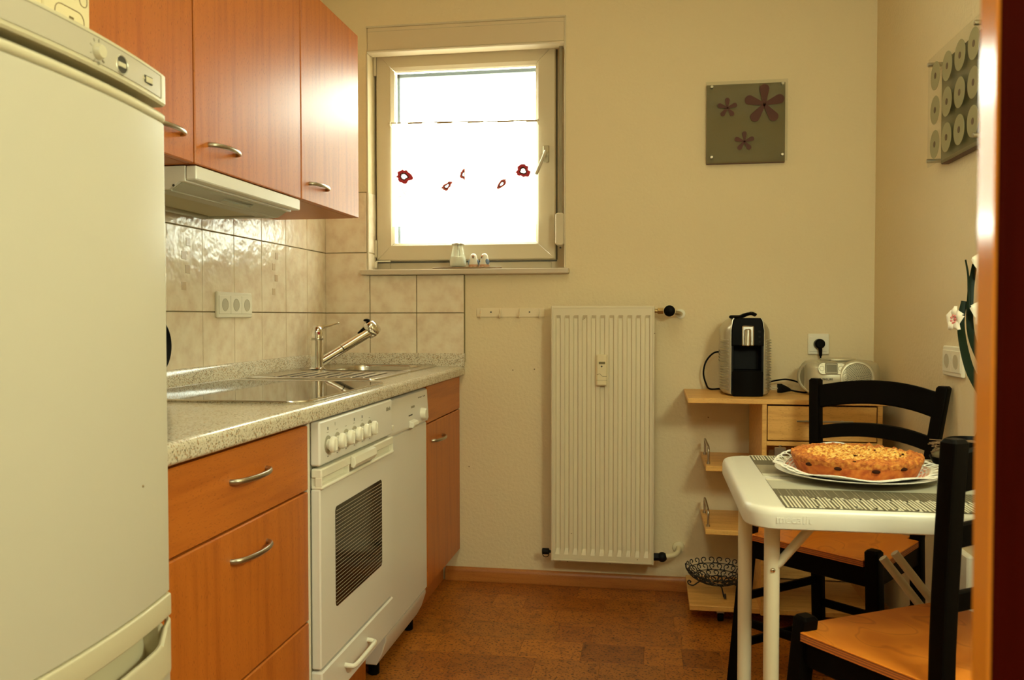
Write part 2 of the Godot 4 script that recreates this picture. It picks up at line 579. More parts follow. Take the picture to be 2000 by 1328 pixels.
# ------------------------------------------------------------------ the scene
func _ready() -> void:
	rng.seed = 4711
	# camera: an 18 mm lens standing in the doorway
	var cam := Camera3D.new()
	cam.name = "camera"
	add_child(cam)
	cam.transform = Transform3D(Basis(Vector3(0.986839, -0.000684, -0.161707), Vector3(-0.003769, 0.999622, -0.027232), Vector3(0.161665, 0.027483, 0.986463)).orthonormalized(), Vector3(1.35605, 1.08501, 3.41371))
	var at := CameraAttributesPhysical.new()
	at.frustum_focal_length = 18.0
	at.frustum_focus_distance = 2.7
	at.exposure_aperture = 5.0
	cam.attributes = at
	cam.keep_aspect = Camera3D.KEEP_HEIGHT
	cam.fov = rad_to_deg(2.0 * atan(664.0 / 1668.0))
	cam.near = 0.05
	cam.far = 100.0
	cam.current = true
	# bright overcast sky outside the window
	var env := Environment.new()
	env.background_mode = Environment.BG_SKY
	var sky := ProceduralSkyMaterial.new()
	sky.sky_top_color = lin(0.92, 1.0, 0.80)
	sky.sky_horizon_color = lin(0.92, 1.0, 0.80)
	sky.ground_horizon_color = lin(0.42, 0.38, 0.28)
	sky.ground_bottom_color = lin(0.32, 0.29, 0.2)
	sky.sun_angle_max = 0.0
	env.sky = Sky.new()
	env.sky.sky_material = sky
	env.background_energy_multiplier = SKY
	env.tonemap_mode = Environment.TONE_MAPPER_LINEAR
	env.tonemap_exposure = 1.0
	env.sdfgi_enabled = true
	env.ssao_enabled = true
	env.ssil_enabled = true
	var we := WorldEnvironment.new()
	we.name = "world"
	we.environment = env
	add_child(we)
	make_materials()
	ceiling_fill_light()
	hall_fill_light()
	floor_lamp()
	# the shell, then the furniture
	room()
	window_and_curtain()
	door_leaf()
	tiles()
	base_units()
	oven()
	dishwasher()
	worktop_and_sink()
	wall_units()
	hood()
	fridge()
	radiator()
	trolley()
	dining_table()
	chairs()
	pictures()
	sockets()
	sill_things()
	coffee_and_radio()
	wire_bowl()
	cake_plate()
	orchid()
	hooks()

const SKY := 18.0
const LAMP := 1.12
const PANEL := 0.30
const HALL := 2.2

# stands by the right wall between the near chair and the door, just outside the picture: the soft shadows left of radiator and shelf come from it
func floor_lamp() -> void:
	var c := V(2.0, 1.48, 2.45)
	var l := thing("floor_lamp", "floor lamp with a round glowing glass globe beside the near dining chair", "lamp", V(c.x, 0, c.z))
	part(l, "globe", MB.new().ball(c, Vector3.ONE * 0.135, 24, 14), M.lamp_globe)
	part(l, "pole", MB.new().cyl(V(c.x, 0.02, c.z), c + V(0, -0.16, 0), 0.010, 12), M.black_plastic)
	part(l, "holder", MB.new().cyl(c + V(0, -0.17, 0), c + V(0, -0.128, 0), 0.028, 16, 0.004), M.black_plastic)
	part(l, "base", MB.new().cyl(V(c.x, 0, c.z), V(c.x, 0.025, c.z), 0.13, 28, 0.006), M.black_plastic)
	var o := OmniLight3D.new()
	o.name = "lamp_light"
	o.light_color = lin(0.90, 0.98, 0.67)
	o.light_energy = LAMP
	o.light_size = 0.125
	o.omni_range = 8.0
	o.omni_attenuation = 2.0
	o.shadow_enabled = true
	l.add_child(o)
	o.position = V(0, c.y, 0)

# unseen fill panel added on the ceiling to even out light on the fronts
func ceiling_fill_light() -> void:
	var x0 := 1.05
	var x1 := 1.35
	var z0 := 1.0
	var z1 := 2.2
	var l := thing("ceiling_fill_light", "long opal fill light panel added out of view on the ceiling between the cupboards and the table", "ceiling light", V(1.2, CEIL, 1.6))
	part(l, "housing", MB.new().bx(x0 - 0.015, x1 + 0.015, CEIL - 0.045, CEIL, z0 - 0.015, z1 + 0.015, 0.004), M.socket_white)
	part(l, "diffuser", MB.new().bx(x0, x1, CEIL - 0.06, CEIL - 0.04, z0, z1, 0.004), M.lamp_globe)
	var a := AreaLight3D.new()
	a.name = "fill_panel_light"
	a.area_size = Vector2(x1 - x0, z1 - z0)
	a.light_color = lin(0.90, 0.98, 0.67)
	a.light_energy = PANEL
	a.area_range = 8.0
	a.area_attenuation = 2.0
	a.area_normalize_energy = true
	a.shadow_enabled = true
	l.add_child(a)
	a.position = V(0, -0.065, 0)
	a.rotation.x = -PI / 2

# fill light added behind the viewer; brightens the lower walls from under the lintel
func hall_fill_light() -> void:
	var l := thing("hall_fill_light", "square opal fill light added on the hallway ceiling behind the viewer", "ceiling light", V(1.1, CEIL, 4.0))
	part(l, "diffuser", MB.new().bx(0.88, 1.32, CEIL - 0.06, CEIL, 3.78, 4.22, 0.006), M.lamp_globe)
	var a := AreaLight3D.new()
	a.name = "hall_fill_source"
	a.area_size = Vector2(0.42, 0.42)
	a.light_color = lin(0.90, 0.98, 0.75)
	a.light_energy = HALL
	a.area_range = 8.0
	a.area_attenuation = 2.0
	a.area_normalize_energy = true
	a.shadow_enabled = true
	l.add_child(a)
	a.position = V(0, -0.065, 0)
	a.rotation.x = -PI / 2

func room() -> void:
	var z1 := 4.6
	# back wall round the window opening
	var b := MB.new()
	b.bx(-0.2, 0.19, 0, CEIL, -0.3, 0, 0)
	b.bx(1.011, RW + 0.2, 0, CEIL, -0.3, 0, 0)
	b.bx(0.19, 1.011, 0, 1.262, -0.3, 0, 0)
	b.bx(0.19, 1.011, 2.275, CEIL, -0.3, 0, 0)
	structure("wall_back", b, M.wall_paint)
	structure("wall_left", MB.new().bx(-0.2, 0, 0, CEIL, 0, z1, 0), M.wall_paint)
	structure("wall_right", MB.new().bx(RW, RW + 0.2, 0, CEIL, 0, z1, 0), M.wall_paint)
	structure("wall_front", MB.new().bx(-0.2, RW + 0.2, 0, CEIL, z1, z1 + 0.2, 0), M.wall_paint)
	var d := MB.new()
	d.bx(0, 0.66, 0, CEIL, 2.88, 2.98, 0)
	d.bx(0.66, RW, 2.12, CEIL, 2.88, 2.98, 0)
	structure("wall_doorway", d, M.wall_paint)
	structure("ceiling", MB.new().bx(-0.2, RW + 0.2, CEIL, CEIL + 0.2, -0.3, z1 + 0.2, 0), M.ceiling_paint)
	var wbk: Node3D = get_node("wall_back")
	for q in [[0.80, 0.868], [0.888, 0.872], [0.618, 0.470], [1.575, 0.69]]:
		part(wbk, "nail_hole", MB.new().ball(V(q[0], q[1], 0.0), V(0.0026, 0.0030, 0.0008), 8, 6), M.tray_brown)
	# floor: cork pieces on a base
	var fl := structure("floor", MB.new().bx(-0.2, RW + 0.2, -0.2, -0.0012, -0.3, z1 + 0.2, 0), M.floor_base)
	var z := 0.0
	var row := 0
	while z < 2.86:
		var dz := 0.15
		var x := 0.5 - rng.randf() * 0.12
		while x < RW - 0.01:
			var w: float = [0.12, 0.15, 0.2, 0.3][rng.randi() % 4]
			var x2: float = min(x + w, RW)
			if RW - x2 < 0.05: x2 = RW
			part(fl, "cork_tile", MB.new().bx(x + 0.0003, x2 - 0.0003, -0.006, 0.0003 * (rng.randf() - 0.5), z + 0.0003, z + dz - 0.0003, 0.0006), M["cork_%d" % (rng.randi() % 6)])
			x = x2
		z += dz
		row += 1
	# skirting
	var prof := PackedVector2Array([Vector2(0, 0.001), Vector2(0.016, 0.001), Vector2(0.016, 0.038), Vector2(0.012, 0.05), Vector2(0.006, 0.056), Vector2(0, 0.056)])
	structure("baseboard_back", MB.new().prism(prof, 0.52, RW, Basis(V(0, 0, 1), V(0, 1, 0), V(1, 0, 0)), V(0, 0, 0.0), 0.0), M.skirting_wood)
	structure("baseboard_right", MB.new().prism(prof, 0.016, 2.88, Basis(V(-1, 0, 0), V(0, 1, 0), V(0, 0, 1)), V(RW, 0, 0.0), 0.0), M.skirting_wood)

func window_and_curtain() -> void:
	var w := thing("window_1", "", "", V(0.6, 1.26, -0.1))
	w.set_meta("kind", "structure")
	# fixed frame
	var f := MB.new()
	var z0 := -0.17
	var z1 := -0.115
	f.bx(0.192, 0.250, 1.27, 2.215, z0, z1, 0.003).bx(0.940, 1.009, 1.27, 2.215, z0, z1, 0.003)
	f.bx(0.250, 0.940, 1.27, 1.335, z0, z1, 0.003).bx(0.250, 0.940, 2.17, 2.215, z0, z1, 0.003)
	part(w, "frame", f, M.window_plastic)
	part(w, "gasket", MB.new().bx(0.197, 0.967, 1.313, 1.319, z1, z1 + 0.004, 0).bx(0.9625, 0.969, 1.32, 2.2, z1, z1 + 0.004, 0).bx(0.192, 0.198, 1.32, 2.2, z1, z1 + 0.004, 0).bx(0.2, 0.967, 2.2, 2.206, z1, z1 + 0.004, 0), M.gasket)
	# sash: four mitred bars, each with a raised face and a sloping glazing bead
	var zs := -0.085
	var O := [0.200, 0.963, 1.322, 2.200]       # outer edge
	var I := [0.276, 0.880, 1.396, 2.121]       # clear glass
	var outer := [V(O[0], O[2], 0), V(O[1], O[2], 0), V(O[1], O[3], 0), V(O[0], O[3], 0)]
	var inner := [V(I[0], I[2], 0), V(I[1], I[2], 0), V(I[1], I[3], 0), V(I[0], I[3], 0)]
	for k in 4:
		var a: Vector3 = outer[k]
		var b: Vector3 = outer[(k + 1) % 4]
		var c: Vector3 = inner[(k + 1) % 4]
		var d: Vector3 = inner[k]
		var e := (b - a).normalized() * 0.0006
		var m := MB.new()
		var g0 := a.lerp(d, 0.06) + e
		var g1 := b.lerp(c, 0.06) - e
		var h0 := a.lerp(d, 0.84) + e
		var h1 := b.lerp(c, 0.84) - e
		var lv := []
		for q in [[a + e, b - e, z1], [a + e, b - e, zs - 0.004], [g0, g1, zs], [h0, h1, zs], [d + e, c - e, zs - 0.014], [d + e, c - e, -0.125]]:
			lv.append(PackedVector3Array([q[0] + V(0, 0, q[2]), q[1] + V(0, 0, q[2])]))
		var grid := []
		for r in lv: grid.append([r[0], r[1]])
		m.sheet(grid)
		m.quad(lv[5][0], lv[5][1], lv[0][1], lv[0][0])
		var n := lv.size()
		for i in range(1, n - 1):
			m.tri(lv[0][0], lv[i][0], lv[i + 1][0])
			m.tri(lv[0][1], lv[i + 1][1], lv[i][1])
		part(w, "sash_bar", m, M.window_plastic, 30.0)
	part(w, "pane", MB.new().bx(I[0] - 0.005, I[1] + 0.005, I[2] - 0.005, I[3] + 0.005, -0.128, -0.124, 0), M.pane_glass)
	part(w, "spacer", MB.new().bx(I[0] + 0.003, I[0] + 0.015, I[2] + 0.004, I[3] - 0.005, -0.150, -0.132, 0).bx(I[0] + 0.003, I[1] - 0.004, I[3] - 0.018, I[3] - 0.003, -0.150, -0.132, 0).bx(I[1] - 0.004, I[1] + 0.002, I[2] + 0.004, I[3] - 0.005, -0.150, -0.132, 0), M.spacer)
	for y in [[2.10, 2.19], [1.335, 1.41]]:
		var h := MB.new()
		h.cyl(V(0.196, y[0], -0.082), V(0.196, y[1], -0.082), 0.0075, 12, 0.002)
		part(w, "hinge", h, M.window_plastic)
	part(w, "hinge_arm", MB.new().bx(0.2, 0.262, 1.316, 1.322, -0.083, -0.074, 0.001).bx(0.188, 0.203, 1.292, 1.318, -0.088, -0.074, 0.002), M.socket_white)
	# handle: plate and a lever turned down to the left
	var hd := part(w, "handle", MB.new().bx(0.912, 0.938, 1.715, 1.785, zs, zs + 0.009, 0.003), M.brushed)
	var lv2 := MB.new()
	lv2.cyl(V(0.926, 1.752, zs), V(0.926, 1.752, zs + 0.035), 0.009, 14, 0.001)
	lv2.beam(V(0.930, 1.760, zs + 0.036), V(0.889, 1.662, zs + 0.042), 0.013, 0.011, V(0, 0, 1), 0.003)
	part(hd, "lever", lv2, M.brushed)
	# roller shutter box above, sill below, strap winder on the right reveal
	var sb := MB.new()
	sb.bx(0.191, 1.010, 2.178, 2.274, -0.10, 0.004, 0.004)
	part(w, "shutter_box", sb, M.shutter_box)
	part(w, "shutter_lip", MB.new().bx(0.191, 1.010, 2.170, 2.180, -0.055, 0.012, 0.004).bx(0.191, 1.010, 2.256, 2.259, 0.003, 0.0052, 0.0008), M.window_plastic)
	part(w, "window_sill", MB.new().bx(0.172, 1.03, 1.256, 1.278, -0.115, 0.042, 0.003), M.sill_stone)
	var sw := MB.new()
	sw.prism(rrect(0.972, 1.008, 1.37, 1.50, 0.012), -0.05, 0.004, AZ, Vector3.ZERO, 0.004)
	var wd := part(w, "strap_winder", sw, M.window_plastic)
	part(wd, "strap", MB.new().bx(0.984, 0.998, 1.50, 2.175, -0.034, -0.032, 0.0005), M.mat_taupe)
	part(wd, "screw", MB.new().cyl(V(0.991, 1.362, -0.02), V(0.991, 1.362, -0.016), 0.004, 10), M.print_dark)
	# tiled lower part of the left reveal, plaster bead on the wall edge
	part(w, "reveal_bead", MB.new().bx(0.186, 0.1935, 1.279, 2.17, -0.002, 0.003, 0.001).bx(1.0085, 1.0145, 1.279, 2.28, -0.002, 0.003, 0.001).bx(0.186, 1.0145, 2.274, 2.281, -0.002, 0.003, 0.001), M.window_plastic)
	# half curtain on a thin rod, gathered in soft waves
	var cu := thing("curtain", "sheer white half curtain with embroidered red poppies in front of the window pane", "curtain", V(0.58, 1.465, -0.07))
	var g := []
	var nx := 72
	for r in 25:
		var t := r / 24.0
		var row := []
		for i in nx + 1:
			var s := float(i) / nx
			var x := 0.274 + 0.612 * s
			var y := lerpf(1.893, 1.464, t) - 0.011 * s * (1.0 - t)
			var wv := 0.0035 * sin(s * 34.0) + 0.003 * sin(s * 15.0 + 1.0)
			row.append(V(x, y, -0.072 + wv * (0.35 + 0.65 * t)))
		g.append(row)
	part(cu, "cloth", MB.new().sheet(g), M.curtain_cloth, 80.0)
	var rod_y := func(x: float) -> float: return 1.897 - 0.0185 * (x - 0.274)
	part(cu, "rod", MB.new().cyl(V(0.262, rod_y.call(0.262), -0.066), V(0.898, rod_y.call(0.898), -0.066), 0.0022, 8), M.curtain_rod)
	for x in [0.268, 0.893]:
		part(cu, "rod_hook", MB.new().tube([V(x, rod_y.call(x) + 0.004, -0.064), V(x, rod_y.call(x) - 0.006, -0.062), V(x, rod_y.call(x) - 0.012, -0.074), V(x, rod_y.call(x) - 0.012, -0.086)], 0.003, 6), M.socket_white)
	# slots of the hem through which the rod shows
	for k in 5:
		var x0: float = [0.345, 0.470, 0.600, 0.725, 0.845][k]
		var y0: float = rod_y.call(x0 + 0.03) - 0.002
		part(cu, "rod_slot", MB.new().bx(x0, x0 + [0.062, 0.066, 0.068, 0.07, 0.05][k], y0 - 0.0036, y0 + 0.0036, -0.0645, -0.0630, 0.0008), M.curtain_rod)
	# embroidered poppies: ragged rings, dark hearts, thread stems
	var fr := RandomNumberGenerator.new()
	fr.seed = 9
	for p in [[0.327, 1.672, 0.030, 0.024, -0.35, "poppy_red"], [0.512, 1.627, 0.022, 0.012, 0.75, "poppy_pink"], [0.585, 1.673, 0.014, 0.020, 0.2, "poppy_pink"], [0.744, 1.630, 0.022, 0.011, 0.75, "poppy_pink"], [0.833, 1.681, 0.025, 0.023, -0.5, "poppy_red"]]:
		var half: bool = p[0] > 0.58 and p[0] < 0.59
		var ro := PackedVector3Array()
		var ri := PackedVector3Array()
		var rm := PackedVector3Array()
		for i in 28:
			var a := TAU * i / 28.0
			var k := 1.0 + 0.34 * (fr.randf() - 0.5) + 0.10 * sin(a * 3.0 + p[0] * 40.0)
			var q := Vector2(cos(a) * p[2] * k * 1.12, sin(a) * p[3] * k * 1.12).rotated(p[4])
			if half: q.x = min(q.x, 0.004)
			ro.append(V(p[0] + q.x, p[1] + q.y, -0.0640))
			var q2 := q * (0.52 + 0.1 * fr.randf())
			rm.append(V(p[0] + q2.x, p[1] + q2.y, -0.0634))
			var q3 := q * 0.36
			ri.append(V(p[0] + q3.x, p[1] + q3.y, -0.0640))
		var fl := part(cu, "poppy", MB.new().loft([ro, rm], false, false), M[p[5]])
		part(fl, "poppy_heart", MB.new().loft([rm, ri], false, false), M.poppy_dark)
	for q in [[V(0.318, 1.645, -0.064), V(0.322, 1.615, -0.064), V(0.336, 1.590, -0.064)], [V(0.330, 1.602, -0.064), V(0.343, 1.618, -0.064), V(0.353, 1.632, -0.064)], [V(0.338, 1.608, -0.064), V(0.350, 1.604, -0.064)],
			[V(0.300, 1.584, -0.064), V(0.312, 1.590, -0.064), V(0.326, 1.580, -0.064)], [V(0.304, 1.580, -0.064), V(0.314, 1.572, -0.064), V(0.320, 1.566, -0.064)], [V(0.836, 1.638, -0.064), V(0.842, 1.650, -0.064), V(0.852, 1.655, -0.064)], [V(0.420, 1.608, -0.064), V(0.426, 1.600, -0.064)]]:
		part(cu, "thread_stem", MB.new().tube(spline(q, 4), 0.0011, 5), M.stem_thread)

func door_leaf() -> void:
	var d := thing("door_1", "", "", V(1.85, 0, 2.92))
	d.set_meta("kind", "structure")
	part(d, "leaf", MB.new().bx(1.536, RW - 0.02, 0.008, 2.11, 2.90, 2.926, 0.003), M.door_mahogany)
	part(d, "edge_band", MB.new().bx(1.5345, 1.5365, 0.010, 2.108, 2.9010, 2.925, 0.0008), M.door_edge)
	var fr := MB.new()
	fr.bx(RW - 0.018, RW, 0, 2.12, 2.87, 2.99, 0.003).bx(0.66, 0.70, 0, 2.12, 2.87, 2.99, 0.003).bx(0.66, RW, 2.115, 2.15, 2.87, 2.99, 0.003)
	part(d, "door_frame", fr, M.door_mahogany)

func tiles() -> void:
	var wl: Node3D = get_node("wall_left")
	var wb: Node3D = get_node("wall_back")
	part(wl, "grout", MB.new().bx(0, 0.0035, 0.90, 1.605, 0, 2.2, 0), M.grout)
	part(wb, "grout", MB.new().bx(0, 0.186, 1.25, 1.602, 0, 0.0035, 0).bx(0.0, 0.603, 0.90, 1.256, 0, 0.0035, 0), M.grout)
	var rows := [[0.90, 1.10], [1.10, 1.35], [1.35, 1.60]]
	var gp := 0.0016
	for r in rows:
		for i in 11:
			var z0 := 0.2 * i
			var tl := part(wl, "tile", MB.new().bx(0.0, 0.0075, r[0] + gp, r[1] - gp, max(z0 + gp, 0.006), z0 + 0.2 - gp, 0.0012), M.tile_glaze)
			if r[0] > 1.0 and r[0] < 1.2 and i in [2, 5, 8]:
				for q in [[0.120, 0.205], [0.096, 0.165], [0.116, 0.125], [0.094, 0.075], [0.070, 0.100]].slice(0, 4):
					var c := MB.new()
					var zz: float = z0 + 0.2 - q[0]
					c.bx(0.0074, 0.0086, r[0] + q[1] - 0.012, r[0] + q[1] + 0.012, zz - 0.012, zz + 0.012, 0.0005)
					part(tl, "decor_square", c, M.tile_print)
	for r in rows:
		for i in 3:
			var x0: float = 0.2 * i
			var y0: float = r[0]
			var y1: float = r[1]
			if i >= 1 and y0 > 1.3: continue
			var x1 := x0 + 0.2
			if i >= 1 or y0 > 1.3:
				y1 = min(y1, 1.256) if i >= 1 else y1
			if i == 0 and y0 > 1.3: x1 = 0.187
			if i == 0 and y0 < 1.3 and y0 > 1.0:
				# the corner tile is cut out round the end of the sill
				part(wb, "tile", MB.new().prism(PackedVector2Array([Vector2(0.0075, 1.1016), Vector2(0.1984, 1.1016), Vector2(0.1984, 1.255), Vector2(0.186, 1.255), Vector2(0.186, 1.3484), Vector2(0.0075, 1.3484)]), 0.0, 0.0075, AZ, Vector3.ZERO, 0.001), M.tile_glaze)
				continue
			part(wb, "tile", MB.new().bx(max(x0 + gp, 0.0075), x1 - gp, y0 + gp, y1 - gp, 0.0, 0.0075, 0.0012), M.tile_glaze)
	# tiles of the left reveal
	for r in [[1.28, 1.348], [1.352, 1.60]]:
		part(wb, "tile", MB.new().bx(0.19, 0.1945, r[0], r[1], -0.112, -0.003, 0.001), M.tile_glaze)

# bow handle along z on a front facing +x, centre c, length l
func bow_handle(parent: Node3D, c: Vector3, l: float) -> void:
	var p := []
	for q in [[-0.49, -0.002], [-0.475, 0.008], [-0.42, 0.0165], [-0.32, 0.0225], [-0.17, 0.0275], [0.0, 0.029], [0.17, 0.0275], [0.32, 0.0225], [0.42, 0.0165], [0.475, 0.008], [0.49, -0.002]]:
		p.append(c + V(q[1], 0, q[0] * l))
	part(parent, "handle", MB.new().tube(spline(p, 3), 0.0044, 10, false, 0.0056, V(0, 1, 0)), M.brushed, 60.0)

func base_units() -> void:
	# drawer unit beside the fridge
	var a := thing("drawer_unit", "beech base unit with stacked drawers between the fridge and the oven", "cabinet", V(0.3, 0, 1.88), "fitted beech base units")
	part(a, "carcass", MB.new().bx(0.01, 0.558, 0.10, 0.846, 1.566, 2.20, 0.001), M.beech_carcass)
	part(a, "side_edge", MB.new().bx(0.01, 0.578, 0.10, 0.842, 1.553, 1.565, 0.001), M.white_edge)
	part(a, "plinth", MB.new().bx(0.46, 0.515, 0.0, 0.10, 1.557, 2.2, 0.001), M.beech)
	for q in [[0.688, 0.836, "beech_across", 0.776], [0.386, 0.684, "beech", 0.626], [0.104, 0.382, "beech", 0.326]]:
		var d := part(a, "drawer", MB.new().bx(0.559, 0.580, q[0], q[1], 1.568, 2.198, 0.0025), M[q[2]])
		bow_handle(d, V(0.578, q[3], 1.858), 0.155)
	# narrow unit in the corner below the sink
	var b := thing("sink_unit", "narrow beech base unit with drawer front and door in the window corner", "cabinet", V(0.3, 0, 0.26), "fitted beech base units")
	part(b, "carcass", MB.new().bx(0.01, 0.558, 0.13, 0.700, 0.006, 0.515, 0.001), M.beech_carcass)
	part(b, "side_panel", MB.new().bx(0.01, 0.558, 0.130, 0.846, 0.505, 0.522, 0.001), M.beech)
	part(b, "plinth", MB.new().bx(0.46, 0.510, 0.0, 0.13, 0.006, 0.52, 0.001), M.beech_carcass)
	part(b, "drawer_front", MB.new().bx(0.559, 0.580, 0.710, 0.842, 0.006, 0.520, 0.0025), M.beech_across)
	var d := part(b, "cabinet_door", MB.new().bx(0.559, 0.580, 0.130, 0.706, 0.006, 0.520, 0.0025), M.beech)
	bow_handle(d, V(0.578, 0.640, 0.375), 0.155)

func oven() -> void:
	var o := thing("oven", "white built-in oven with six round knobs and a striped dark glass window", "oven", V(0.3, 0, 1.287))
	var z0 := 0.991
	var z1 := 1.546
	part(o, "body", MB.new().bx(0.02, 0.575, 0.168, 0.846, z0, z1, 0.001), M.hood_grey)
	var pn := part(o, "control_panel", MB.new().bx(0.575, 0.600, 0.738, 0.842, z0, z1, 0.004), M.white_enamel)
	for i in 6:
		var z := 1.497 - 0.0605 * i
		var y := 0.783
		var rg := MB.new()
		rg.prism(circle2(-z, y, 0.0215, 28), 0.5995, 0.6012, AX, Vector3.ZERO, 0.0006)
		part(o, "knob_ring", rg, M.knob_ring)
		var kb := MB.new()
		kb.lathe([[0.013, 0.0], [0.013, 0.006], [0.0185, 0.009], [0.0195, 0.0125], [0.0185, 0.018], [0.0150, 0.0212], [0.0, 0.0222]], 26, Transform3D(Basis(V(0, 1, 0), V(1, 0, 0), V(0, 0, -1)), V(0.6005, y, z)))
		kb.bx(0.612, 0.6245, y - 0.0150, y + 0.0150, z - 0.0036, z + 0.0036, 0.0018)
		part(o, "knob", kb, M.knob_cream, 45.0)
		part(o, "scale_print", MB.new().bx(0.5995, 0.6003, y - 0.030, y - 0.0275, z - 0.004, z + 0.003, 0), M.print_grey)
		part(o, "scale_print", MB.new().bx(0.5995, 0.6003, y + 0.0275, y + 0.0288, z - 0.006, z + 0.006, 0), M.print_grey)
		if i in [0, 3, 4]:
			part(o, "pilot_lamp", MB.new().bx(0.5995, 0.6010, y + 0.034, y + 0.041, z - 0.0012, z + 0.0012, 0), M.print_dark)
	lettering(o, "brand_print", "Miele", V(0.6005, 0.817, 1.028), Basis(V(0, 0, -1), V(0, 1, 0), V(1, 0, 0)), 0.0105, M.print_grey, 0.0006, true)
	lettering(o, "small_print", "E", V(0.6005, 0.826, 1.45), Basis(V(0, 0, -1), V(0, 1, 0), V(1, 0, 0)), 0.007, M.print_grey)
	# door with its grip strip
	var dr := MB.new()
	dr.bx(0.576, 0.600, 0.262, 0.684, z0, z1, 0.003)
	var d := part(o, "oven_door", dr, M.white_enamel)
	var gs := MB.new()
	gs.bx(0.577, 0.604, 0.710, 0.732, z0, z1, 0.003)           # upper rail
	gs.bx(0.577, 0.606, 0.683, 0.692, z0, z1, 0.003)           # lower rail
	gs.bx(0.577, 0.590, 0.690, 0.712, z0 + 0.004, z1 - 0.004, 0)
	for z in [z0, 1.178, 1.363, z1 - 0.004]: gs.bx(0.588, 0.604, 0.690, 0.712, z, z + 0.004, 0.0008)
	part(d, "grip_strip", gs, M.knob_cream)
	part(d, "door_handle", MB.new().prism(PackedVector2Array([Vector2(0.604, 0.733), Vector2(0.616, 0.729), Vector2(0.619, 0.712), Vector2(0.612, 0.701), Vector2(0.604, 0.703)]), -1.355, -1.185, Basis(V(1, 0, 0), V(0, 1, 0), V(0, 0, -1)), Vector3.ZERO, 0.002), M.knob_cream)
	part(d, "window_glass", MB.new().prism(rrect(-1.452, -1.092, 0.378, 0.624, 0.012), 0.598, 0.6008, AX, Vector3.ZERO, 0.0004), M.oven_glass)
	var ln := MB.new()
	for i in 26:
		var y := 0.385 + 0.0091 * i
		var e := 0.004 if i in [0, 25] else 0.0
		ln.bx(0.6004, 0.6011, y, y + 0.0012, 1.093 + e, 1.451 - e, 0)
	part(d, "window_stripe", ln, M.oven_stripe)
	# utensil drawer at the bottom
	var u := part(o, "bottom_drawer", MB.new().bx(0.572, 0.602, 0.162, 0.256, z0, z1, 0.004), M.white_enamel)
	part(u, "drawer_handle", MB.new().tube(spline([V(0.600, 0.214, 1.395), V(0.616, 0.212, 1.394), V(0.6255, 0.211, 1.382), V(0.6265, 0.211, 1.31), V(0.6255, 0.211, 1.238), V(0.616, 0.212, 1.226), V(0.600, 0.214, 1.225)], 4), 0.0062, 10), M.knob_cream, 60.0)
	part(o, "plinth", MB.new().bx(0.44, 0.515, 0.0, 0.166, z0, z1, 0.001), M.beech)

func dishwasher() -> void:
	var o := thing("dishwasher", "slim white dishwasher with a narrow control strip between the oven and the corner unit", "dishwasher", V(0.3, 0, 0.755))
	var z0 := 0.5265
	var z1 := 0.986
	part(o, "body", MB.new().bx(0.02, 0.545, 0.06, 0.826, z0 + 0.004, z1 - 0.004, 0.002), M.white_enamel)
	var cp := MB.new()
	cp.prism(PackedVector2Array([Vector2(0.545, 0.722), Vector2(0.584, 0.724), Vector2(0.588, 0.735), Vector2(0.582, 0.831), Vector2(0.576, 0.836), Vector2(0.545, 0.836)]), -z1, -z0, Basis(V(1, 0, 0), V(0, 1, 0), V(0, 0, -1)), Vector3.ZERO, 0.002)
	part(o, "control_strip", cp, M.white_enamel)
	part(o, "front_door", MB.new().bx(0.546, 0.580, 0.134, 0.720, z0, z1, 0.004), M.white_enamel)
	part(o, "kick_panel", MB.new().prism(PackedVector2Array([Vector2(0.50, 0.130), Vector2(0.576, 0.130), Vector2(0.577, 0.118), Vector2(0.562, 0.072), Vector2(0.546, 0.042), Vector2(0.50, 0.042)]), -z1, -z0 - 0.004, Basis(V(1, 0, 0), V(0, 1, 0), V(0, 0, -1)), Vector3.ZERO, 0.003), M.white_enamel)
	for z in [0.575, 0.945]: part(o, "foot", MB.new().cyl(V(0.525, 0.0, z), V(0.525, 0.045, z), 0.017, 14, 0.002), M.black_plastic)
	# rotary switch, pull and buttons, print
	var X := Transform3D(Basis(V(0, 1, 0), V(1, 0, 0), V(0, 0, -1)), V(0.5855, 0.756, 0.612))
	part(o, "rotary_knob", MB.new().lathe([[0.021, 0], [0.021, 0.007], [0.017, 0.018], [0.0, 0.019]], 24, X), M.knob_cream)
	part(o, "switch_grip", MB.new().prism(PackedVector2Array([Vector2(0.5855, 0.750), Vector2(0.601, 0.744), Vector2(0.604, 0.735), Vector2(0.599, 0.726), Vector2(0.5855, 0.726)]), -0.765, -0.705, Basis(V(1, 0, 0), V(0, 1, 0), V(0, 0, -1)), Vector3.ZERO, 0.002), M.knob_cream)
	part(o, "push_button", MB.new().bx(0.584, 0.595, 0.746, 0.760, 0.955, 0.973, 0.002), M.knob_cream)
	var R := Basis(V(0, 0, -1), V(0, 1, 0), V(1, 0, 0))
	lettering(o, "brand_print", "SIEMENS", V(0.5852, 0.790, 0.716), R, 0.007, M.print_grey, 0.0006, true)
	part(o, "scale_print", MB.new().bx(0.5845, 0.5868, 0.764, 0.768, 0.726, 0.768, 0), M.print_dark)
	for k in 5: part(o, "indicator_print", MB.new().bx(0.581, 0.5842, 0.811, 0.815, 0.638 - 0.016 * k - (0.01 if k > 2 else 0.0), 0.642 - 0.016 * k - (0.01 if k > 2 else 0.0), 0), M.print_dark)

